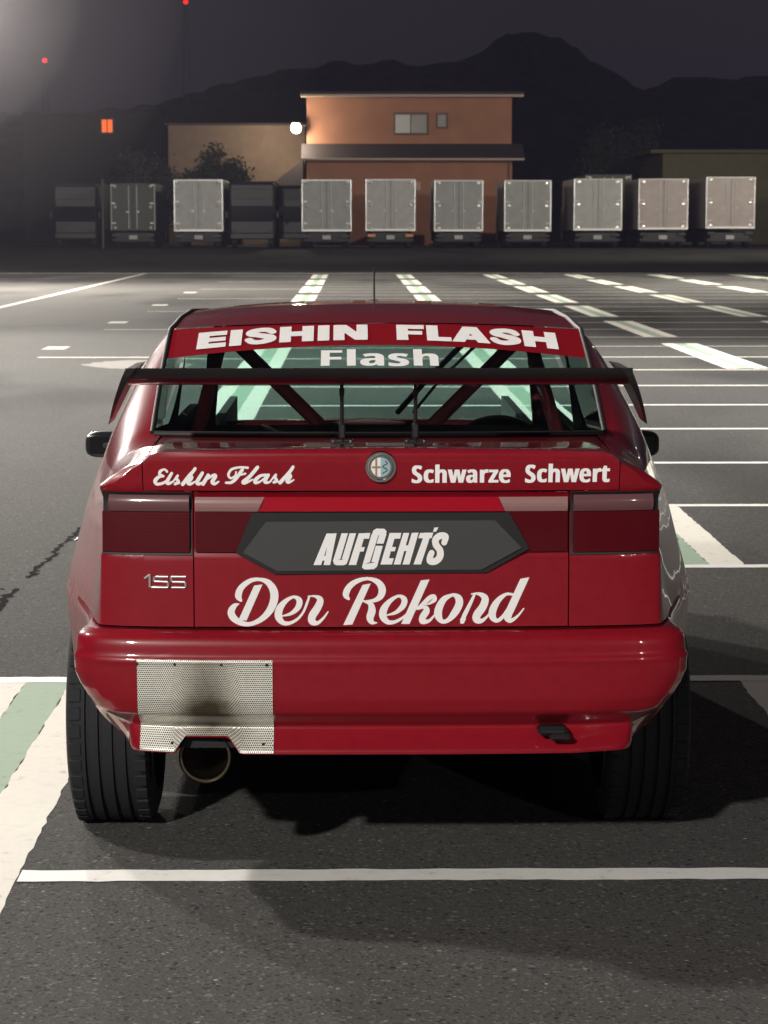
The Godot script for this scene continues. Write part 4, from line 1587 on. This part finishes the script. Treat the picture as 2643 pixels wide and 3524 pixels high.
func make_buildings() -> void:
	var z := 135.0
	var h := thing("orange_house", "two storey orange rendered house with pale eaves behind the row of trucks", "house", Vector3(3.4, 0.42, -z))
	var off := Vector3(-3.4, -0.42, z)
	var add := func(called: String, m: Material, boxes: Array, parent: Node) -> MeshInstance3D:
		var g := Geo.new()
		for b in boxes:
			g.box(Vector3((b[0] + b[1]) / 2, (b[2] + b[3]) / 2, -z - (b[4] + b[5]) / 2.0) + off, Vector3(b[1] - b[0], b[3] - b[2], b[5] - b[4]), 0.01)
		return obj(called, g, m, parent)
	var upper: MeshInstance3D = add.call("upper_wall", mats.orange_render, [[-2.75, 9.25, 6.2, 9.0, 0, 9]], h)
	add.call("lower_wall", mats.orange_render, [[-2.75, 9.25, 0.4, 5.35, -0.6, 9]], h)
	var roof_: MeshInstance3D = add.call("upper_roof", mats.roof_dark, [[-3.1, 9.9, 9.14, 9.3, -0.7, 9.6]], h)
	add.call("eave", mats.eave, [[-3.1, 9.9, 8.99, 9.14, -0.72, -0.3]], roof_)
	# pent roof between the storeys
	var g := Geo.new()
	var pent := PackedVector2Array([Vector2(0.0, 6.32), Vector2(0.0, 5.45), Vector2(1.5, 5.45)])
	g.prism(pent, -3.05, 9.9, Transform3D(Basis(Vector3(0, 0, 1), Vector3.UP, Vector3(1, 0, 0)), Vector3(0, 0, -z) + off))
	var pr := obj("pent_roof", g, mats.roof_dark, h)
	add.call("eave", mats.eave, [[-3.05, 9.9, 5.32, 5.449, -1.52, -1.35]], pr)
	var win: MeshInstance3D = add.call("window", mats.frame_dark, [[2.32, 4.38, 6.82, 8.12, -0.06, -0.001]], h)
	add.call("pane", mats.window_pale, [[2.44, 3.30, 6.94, 8.0, -0.08, -0.062]], win)
	add.call("pane", mats.window_pane2, [[3.38, 4.26, 6.94, 8.0, -0.10, -0.062]], win)
	var win2: MeshInstance3D = add.call("window", mats.frame_dark, [[4.82, 5.5, 7.2, 8.1, -0.06, -0.001]], h)
	add.call("pane", mats.window_pane2, [[4.93, 5.39, 7.3, 8.0, -0.08, -0.062]], win2)
	add.call("downpipe", mats.frame_dark, [[9.0, 9.1, 0.5, 5.2, -0.72, -0.61]], h)
	add.call("service_door", mats.frame_dark, [[-2.2, -1.2, 0.45, 2.6, -0.66, -0.605]], h)
	add.call("vent_box", mats.eave, [[3.55, 3.9, 3.6, 4.1, -0.75, -0.605]], h)
	# annex to its left, lit by the floodlight
	var a := thing("cream_annex", "low cream walled annex lit by the floodlight on its corner", "building", Vector3(-7.0, 0.42, -138))
	g = Geo.new()
	g.box(Vector3(0, 3.55, -3.0), Vector3(8.2, 7.1, 6.0), 0.02)
	var aw := obj("wall", g, mats.cream_render, a)
	g = Geo.new()
	g.box(Vector3(0, 7.16, -3.0), Vector3(8.6, 0.12, 6.4), 0.02)
	obj("roof", g, mats.roof_dark, a)
	g = Geo.new()
	var leanto := PackedVector2Array([Vector2(4.0, 5.0), Vector2(2.2, 3.6), Vector2(0.3, 3.3), Vector2(0.3, 3.0), Vector2(4.0, 3.0)])
	g.prism(leanto, 0.02, 2.2)
	obj("lean_to_roof", g, mats.roof_dark, a)
	g = Geo.new()
	g.box(Vector3(2.15, 1.5, 1.0), Vector3(3.6, 3.0, 1.9), 0.02)
	obj("lean_to_wall", g, mats.cream_render, a)
	# floodlight at the corner
	var fl := thing("floodlight", "bright white floodlight on the left corner of the orange house", "floodlight", Vector3(-3.35, 7.2, -134.6))
	g = Geo.new()
	g.box(Vector3(0.3, 0.15, -0.2), Vector3(0.5, 0.08, 0.08))
	g.box(Vector3(0, 0.28, -0.05), Vector3(0.5, 0.1, 0.4), 0.03)
	obj("bracket", g, mats.galvanised, fl)
	g = Geo.new()
	g.lathe(Vector3(0, 0, 0.0), Vector3(-0.25, -0.2, 1).normalized(), [Vector2(0, -0.12), Vector2(0.29, -0.1), Vector2(0.33, 0.03), Vector2(0.30, 0.05), Vector2(0.28, 0.02)], 28)
	obj("housing", g, mats.galvanised, fl)
	g = Geo.new()
	g.lathe(Vector3(0, 0, 0.0), Vector3(-0.25, -0.2, 1).normalized(), [Vector2(0.285, 0.0), Vector2(0.275, 0.03), Vector2(0.0, 0.06)], 28)
	obj("lamp_face", g, mats.flood_glow, fl)
	var l := OmniLight3D.new()
	l.name = "floodlight_beam"
	l.light_color = Color(1.0, 0.93, 0.82)
	l.position = Vector3(-0.3, -0.1, 0.4)
	l.light_energy = 26.0
	l.light_size = 0.28
	l.omni_range = 60.0
	l.omni_attenuation = 2.0
	l.shadow_enabled = true
	fl.add_child(l)
	# warehouse at the right
	var w := thing("olive_warehouse", "dim olive walled warehouse at the right behind the trucks", "warehouse", Vector3(30.0, 0.42, -140))
	g = Geo.new()
	g.box(Vector3(0, 2.75, -6), Vector3(22.4, 5.5, 12), 0.02)
	obj("wall", g, mats.olive_render, w)
	g = Geo.new()
	g.box(Vector3(-0.2, 5.62, -6), Vector3(23.6, 0.22, 12.8), 0.03)
	obj("roof", g, mats.olive_render, w)
	# dark flats with one lit window
	mat("night_wall", lin(0.008, 0.0075, 0.009), 0.95)  # night darkness put into a near-black wall colour
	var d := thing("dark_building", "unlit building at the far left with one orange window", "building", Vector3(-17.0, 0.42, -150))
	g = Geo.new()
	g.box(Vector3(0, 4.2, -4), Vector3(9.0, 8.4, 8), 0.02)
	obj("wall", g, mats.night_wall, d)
	g = Geo.new()
	g.box(Vector3(1.0, 7.55, 0.03), Vector3(0.85, 0.95, 0.08))
	var dw := obj("window", g, mats.frame_dark, d)
	for k in 2:
		g = Geo.new()
		g.box(Vector3(0.82 + 0.37 * k, 7.55, 0.085), Vector3(0.3, 0.8, 0.02))
		obj("pane", g, mats.window_glow, dw)
	# post at the left
	var p := thing("steel_post", "thin grey post beside the leftmost dim truck", "post", Vector3(-12.72, 0.42, -116.5))
	g = Geo.new()
	g.tube([Vector3(0, 0, 0), Vector3(0, 3.5, 0)], 0.06, 8)
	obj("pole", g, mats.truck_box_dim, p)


func beacon(x: float, y: float, z: float, label: String) -> void:
	var t := thing("lattice_mast", label, "mast", Vector3(x, 0, -z), 0.0, "unlit lattice masts with red warning lamps")
	var g := Geo.new()
	for sx in [-1.0, 1.0]:
		for sz in [-1.0, 1.0]:
			g.tube([Vector3(sx * 1.2, 0, sz * 1.2), Vector3(sx * 0.25, y - 0.6, sz * 0.25)], 0.03, 5)
	for k in 12:
		var q := k / 12.0
		var wd := lerpf(1.2, 0.25, q)
		g.tube([Vector3(-wd, y * q, wd), Vector3(wd, y * (q + 0.07), wd)], 0.015, 5)
		g.tube([Vector3(wd, y * q, wd), Vector3(-wd, y * (q + 0.07), wd)], 0.015, 5)
	obj("lattice", g, mats.truck_dark, t)
	g = Geo.new()
	g.lathe(Vector3(0, y, 0), Vector3.UP, [Vector2(0, -0.36), Vector2(0.36, -0.25), Vector2(0.4, 0.12), Vector2(0.25, 0.34), Vector2(0, 0.4)], 16)
	obj("warning_lamp", g, mats.red_glow, t)


func tree(x: float, z: float, h: float, spread: float, seed_: int, label: String) -> void:
	var t := thing("dark_tree", label, "tree", Vector3(x, 0.42, -z), 0.0, "dark trees behind the trucks")
	var r := RandomNumberGenerator.new()
	r.seed = seed_
	var g := Geo.new()
	g.lathe(Vector3.ZERO, Vector3.UP, [Vector2(0.2, 0.0), Vector2(0.13, h * 0.4), Vector2(0.05, h * 0.85)], 8)
	for k in 6:
		var a := r.randf() * TAU
		var y := h * r.randf_range(0.3, 0.6)
		g.tube([Vector3(0, y, 0), Vector3(cos(a) * spread * 0.5, y + h * 0.2, sin(a) * spread * 0.5)], 0.05, 5)
	obj("trunk", g, mats.bark, t)
	g = Geo.new()
	for k in 60:
		var c := Vector3(r.randfn(0, 0.42) * spread, h * 0.62 + r.randfn(0, 0.17) * h, r.randfn(0, 0.4) * spread)
		for i in 260:
			var p := c + Vector3(r.randfn(), r.randfn(), r.randfn()) * spread * 0.19
			var a := Vector3(r.randfn(), r.randfn(), r.randfn()).normalized()
			var b := a.cross(Vector3(r.randfn(), r.randfn(), r.randfn())).normalized()
			var s := r.randf_range(0.06, 0.14)
			g.quad(p - a * s, p + b * s * 0.6, p + a * s, p - b * s * 0.6, Vector3(0, 1, 0.4))
	obj("crown", g, mats.leaf, t)


func ridge(called: String, z: float, depth: float, outline: Array, seed_: int, rough: float) -> void:
	var g := Geo.new()
	var n := FastNoiseLite.new()
	n.seed = seed_
	n.frequency = 0.9 / (z * 0.02)
	n.fractal_octaves = 4
	var f := func(u: float, w: float) -> Vector3:
		var x := lerpf(outline[0][0], outline[-1][0], u)
		var top: float = prof(outline, x)
		var y := top * sin(PI * lerpf(0.0, 0.72, w)) + n.get_noise_2d(x, w * depth) * rough * minf(1.0, w * 3.0)
		return Vector3(x, maxf(y, -1.0) if w > 0.0 else -1.0, -(z + depth * (w - 0.7)))
	g.grid(f, 260, 24, Vector3(0, -500, -z - depth))
	struct(called, g, mats.hill)


func lamp_mast(x: float, z: float, h: float, power: float, label: String, tint := Color(1.0, 0.955, 0.88), size := 0.14, aim := Vector3.ZERO, cone := 0.0) -> void:
	var t := thing("lamp_mast", label, "lamp post", Vector3(x, 0, -z), 0.0, "tall lamp masts round the lot")
	var g := Geo.new()
	g.lathe(Vector3.ZERO, Vector3.UP, [Vector2(0.14, 0.0), Vector2(0.12, 0.5), Vector2(0.07, h - 0.1), Vector2(0.0, h)], 14)
	g.box(Vector3(0, 0.03, 0), Vector3(0.5, 0.06, 0.5), 0.01)
	obj("pole", g, mats.galvanised, t)
	var s := -signf(x)
	g = Geo.new()
	g.tube([Vector3(0, h - 0.15, 0), Vector3(s * 0.9, h + 0.05, 0)], 0.04, 8)
	g.box(Vector3(s * 1.05, h + 0.1, 0), Vector3(0.75, 0.1, 0.36), 0.03)
	obj("lamp_head", g, mats.galvanised, t)
	g = Geo.new()
	g.lathe(Vector3(s * 1.1, h - 0.08, 0), Vector3.UP, [Vector2(0, -0.15), Vector2(0.14, -0.11), Vector2(0.2, 0.0), Vector2(0.2, 0.10), Vector2(0, 0.12)], 20)
	obj("lamp_bulb", g, mats.lamp_glow, t)
	var l: Light3D = OmniLight3D.new() if cone == 0.0 else SpotLight3D.new()
	l.name = "mast_light"
	l.position = Vector3(s * 1.1, h - 0.1, 0)
	if l is SpotLight3D:   # cone set to keep this light off the ground by the car
		l.look_at_from_position(l.position, aim - t.position)
		l.spot_angle = cone
		l.spot_angle_attenuation = 0.8
		l.spot_range = 200.0
		l.spot_attenuation = 2.0
	else:
		l.omni_range = 200.0
		l.omni_attenuation = 2.0
	l.light_color = tint
	l.light_energy = power
	l.light_size = size
	l.shadow_enabled = true
	t.add_child(l)


func _ready() -> void:
	rng.seed = 7
	# camera: held at 1.6 m, tilted 7.2 degrees down, long lens
	var cam := Camera3D.new()
	cam.name = "camera"
	var att := CameraAttributesPhysical.new()
	att.frustum_focal_length = 53.35
	att.frustum_focus_distance = 5.6
	att.exposure_aperture = 11.0
	att.frustum_near = 0.1
	att.frustum_far = 2500.0
	cam.attributes = att
	add_child(cam)
	cam.position = Vector3(0, 1.6, 0)
	cam.rotation = Vector3(-atan(620.0 / 4920.0), -atan(64.5 / 4920.0), 0)
	cam.fov = rad_to_deg(2.0 * atan(1106.0 / 4920.0))
	cam.far = 2500.0
	cam.near = 0.1
	cam.current = true
	print("fov ", cam.fov)
	# night sky: a thin lit haze, a little darker towards the horizon
	var sky_im := Image.create(2048, 1024, false, Image.FORMAT_RGBF)
	for y in 1024:
		var el := (0.5 - (y + 0.5) / 1024.0) * 180.0
		var k := smoothstep(-1.0, 7.0, el)
		var c := Color(0.0095, 0.0085, 0.0135).lerp(Color(0.0175, 0.0145, 0.0192), k)
		sky_im.fill_rect(Rect2i(0, y, 2048, 1), c)
	var pano := PanoramaSkyMaterial.new()
	pano.panorama = ImageTexture.create_from_image(sky_im)
	var sky := Sky.new()
	sky.sky_material = pano
	var env := Environment.new()
	env.background_mode = Environment.BG_SKY
	env.sky = sky
	env.tonemap_mode = Environment.TONE_MAPPER_LINEAR
	env.tonemap_exposure = 1.0
	env.fog_enabled = true
	env.fog_density = 0.00016
	env.fog_light_color = Color(0.70, 0.70, 0.86)
	env.volumetric_fog_enabled = true
	env.volumetric_fog_density = 0.0
	env.sdfgi_enabled = true
	env.ssao_enabled = true
	env.ssil_enabled = true
	var we := WorldEnvironment.new()
	we.name = "environment"
	we.environment = env
	add_child(we)
	make_materials()
	glow("lamp_glow", Color(1.0, 0.97, 0.9), 60.0)
	glow("flood_glow", Color(1.0, 0.97, 0.92), 20.0)
	glow("red_glow", Color(1.0, 0.12, 0.08), 2.2)
	glow("window_glow", Color(1.0, 0.42, 0.14), 0.9)
	mat("window_pane2", lin(0.22, 0.2, 0.19), 0.3)
	mat("emblem_white", lin(0.75, 0.74, 0.7), 0.25)
	mat("emblem_blue", lin(0.3, 0.42, 0.46), 0.25)
	mat("emblem_cross", lin(0.3, 0.2, 0.13), 0.3)
	mat("emblem_green", lin(0.02, 0.04, 0.04), 0.3)
	# the lot's lamps and some added ones, all above or beside the picture
	lamp_mast(-17.8, 12.4, 18.0, 400.0, "tallest lamp mast, on the left of the lot beside the car", Color(1.0, 0.975, 0.945), 0.55)
	lamp_mast(-8.1, -12.0, 9.0, 470.0, "lamp mast behind the photographer on the left", Color(1.0, 0.98, 0.955), 0.3)
	lamp_mast(14.0, -20.0, 9.0, 60.0, "lamp mast behind the photographer on the right", Color(1.0, 0.98, 0.955))
	lamp_mast(-13.0, 25.0, 9.0, 330.0, "lamp mast on the left of the lot ahead of the car", Color(1.0, 0.975, 0.945), 0.3)
	lamp_mast(18.5, 27.0, 9.0, 850.0, "added floodlight mast on the right that brightens the bays", Color(1.0, 0.98, 0.95), 0.2, Vector3(5.0, 0, -23.5), 34.0)  # added to brighten the right bays, no lamp known there
	lamp_mast(-15.5, 35.0, 9.0, 420.0, "added floodlight mast on the left that brightens the bays", Color(1.0, 0.98, 0.95), 0.2, Vector3(-4.0, 0, -27.0), 35.0)  # added to lift the brightness of the left bays
	lamp_mast(-11.3, 57.0, 7.3, 560.0, "short lamp mast on the far left of the lot", Color(1.0, 0.965, 0.92))
	lamp_mast(26.0, 62.0, 10.0, 1700.0, "lamp mast on the far right of the lot", Color(1.0, 0.97, 0.92), 0.2, Vector3(6.0, 0, -61.0), 44.0)
	lamp_mast(-27.0, 92.0, 12.0, 15.0, "lamp mast at the left end of the truck yard")
	lamp_mast(28.0, 92.0, 12.0, 470.0, "lamp mast at the right end of the truck yard", Color(1.0, 0.955, 0.88), 0.2, Vector3(4.0, 3.0, -117.0), 62.0)

	make_lot()
	for q in [[7.0, 0.0011], [12.0, 0.0005], [19.0, 0.0002], [28.0, 0.00006]]:  # added mist in place of lens glare from the lamp beside it
		var mist := FogVolume.new()
		mist.name = numbered("glare_mist", self)
		mist.shape = RenderingServer.FOG_VOLUME_SHAPE_ELLIPSOID
		mist.size = Vector3.ONE * q[0]
		mist.position = Vector3(-10.2, 7.2, -57.0)
		var fm := FogMaterial.new()
		fm.density = q[1]
		fm.albedo = Color(0.9, 0.88, 0.88)
		mist.material = fm
		mist.set_meta("kind", "stuff")
		mist.set_meta("label", "added thin mist standing in for lens glare at the upper left")
		add_child(mist, true)
	# far ridges
	var px := func(u: float, v: float, z: float) -> Array: return [(u - 765.0) / 4920.0 * z, 1.6 + (486.0 - v) / 4920.0 * z]
	var far_hill := []
	for q in [[-3000, 300], [-400, 260], [640, 300], [900, 200], [985, 145], [1050, 108], [1105, 95], [1165, 92], [1215, 108], [1260, 140], [1315, 168], [1350, 196], [1420, 235], [1700, 280], [4000, 300]]:
		far_hill.append(px.call(q[0], q[1], 1300.0))
	ridge("hill", 1300.0, 280.0, far_hill, 3, 7.0)
	var near_hill := []
	for q in [[-3000, 262], [-200, 270], [100, 262], [330, 240], [520, 190], [640, 160], [720, 152], [960, 150], [1100, 165], [1230, 190], [1330, 215], [1420, 190], [1500, 184], [1700, 180], [4000, 170]]:
		near_hill.append(px.call(q[0], q[1], 480.0))
	ridge("wooded_ridge", 480.0, 120.0, near_hill, 8, 2.4)
	make_buildings()
	tree(-7.6, 128.0, 4.9, 1.5, 11, "dark round tree against the lit cream annex")
	tree(-11.6, 131.0, 4.6, 2.0, 12, "dark broad tree left of the cream annex")
	tree(17.5, 152.0, 7.0, 2.6, 14, "dark tall tree behind the left end of the olive warehouse")
	beacon((110 - 765) / 4920.0 * 420.0, 1.6 + (486 - 140) / 4920.0 * 420.0, 420.0, "dark mast at the far left with a low red lamp")
	beacon((410 - 765) / 4920.0 * 420.0, 1.6 + (486 - 18) / 4920.0 * 420.0, 420.0, "dark mast with a red lamp at the top of the sky")
	# trucks
	var spec := [[245, 340, 398, 498, "dim greenish box truck at the left end of the row", true], [380, 485, 390, 500, "grey box truck right of the leftmost dim truck", false], [653, 760, 390, 500, "grey box truck in front of the left edge of the orange house", false], [790, 897, 389, 499, "box truck with the brightest edges before the orange house", false], [937, 1042, 391, 500, "grey box truck below the window of the orange house", false], [1087, 1188, 391, 500, "plain grey box truck at the right edge of the orange house", false], [1236, 1340, 388, 498, "grey box truck with a taller body showing behind it", false], [1375, 1482, 388, 496, "pinkish grey box truck, second from the right end", false], [1520, 1626, 384, 494, "pale box truck at the right end of the row", false]]
	for s in spec:
		var z := 117.0
		var x: float = ((s[0] + s[1]) / 2.0 - 765.0) / 4920.0 * z
		truck(x, (s[1] - s[0]) / 4920.0 * z, 1.6 + (486.0 - s[3]) / 4920.0 * z, 1.6 + (486.0 - s[2]) / 4920.0 * z, z, s[4], s[5], {790: 1, 1375: 2, 1520: 2, 653: 3, 937: 3, 1087: 3}.get(s[0], 0))
	truck((1310 - 765) / 4920.0 * 126.0, 2.5, 1.3, 1.6 + (486.0 - 379) / 4920.0 * 126.0, 126.0, "taller box truck half hidden behind the others on the right", true)
	dark_truck((547 - 765) / 4920.0 * 117.5, 2.35, 3.75, 117.5, "unlit truck facing the lot between two grey box trucks")
	dark_truck((627 - 765) / 4920.0 * 121.0, 1.9, 3.6, 121.0, "unlit narrow truck half hidden left of the orange house")
	dark_truck((170 - 765) / 4920.0 * 121.0, 2.3, 3.7, 121.0, "unlit truck at the far left beside the thin post")
	make_car()
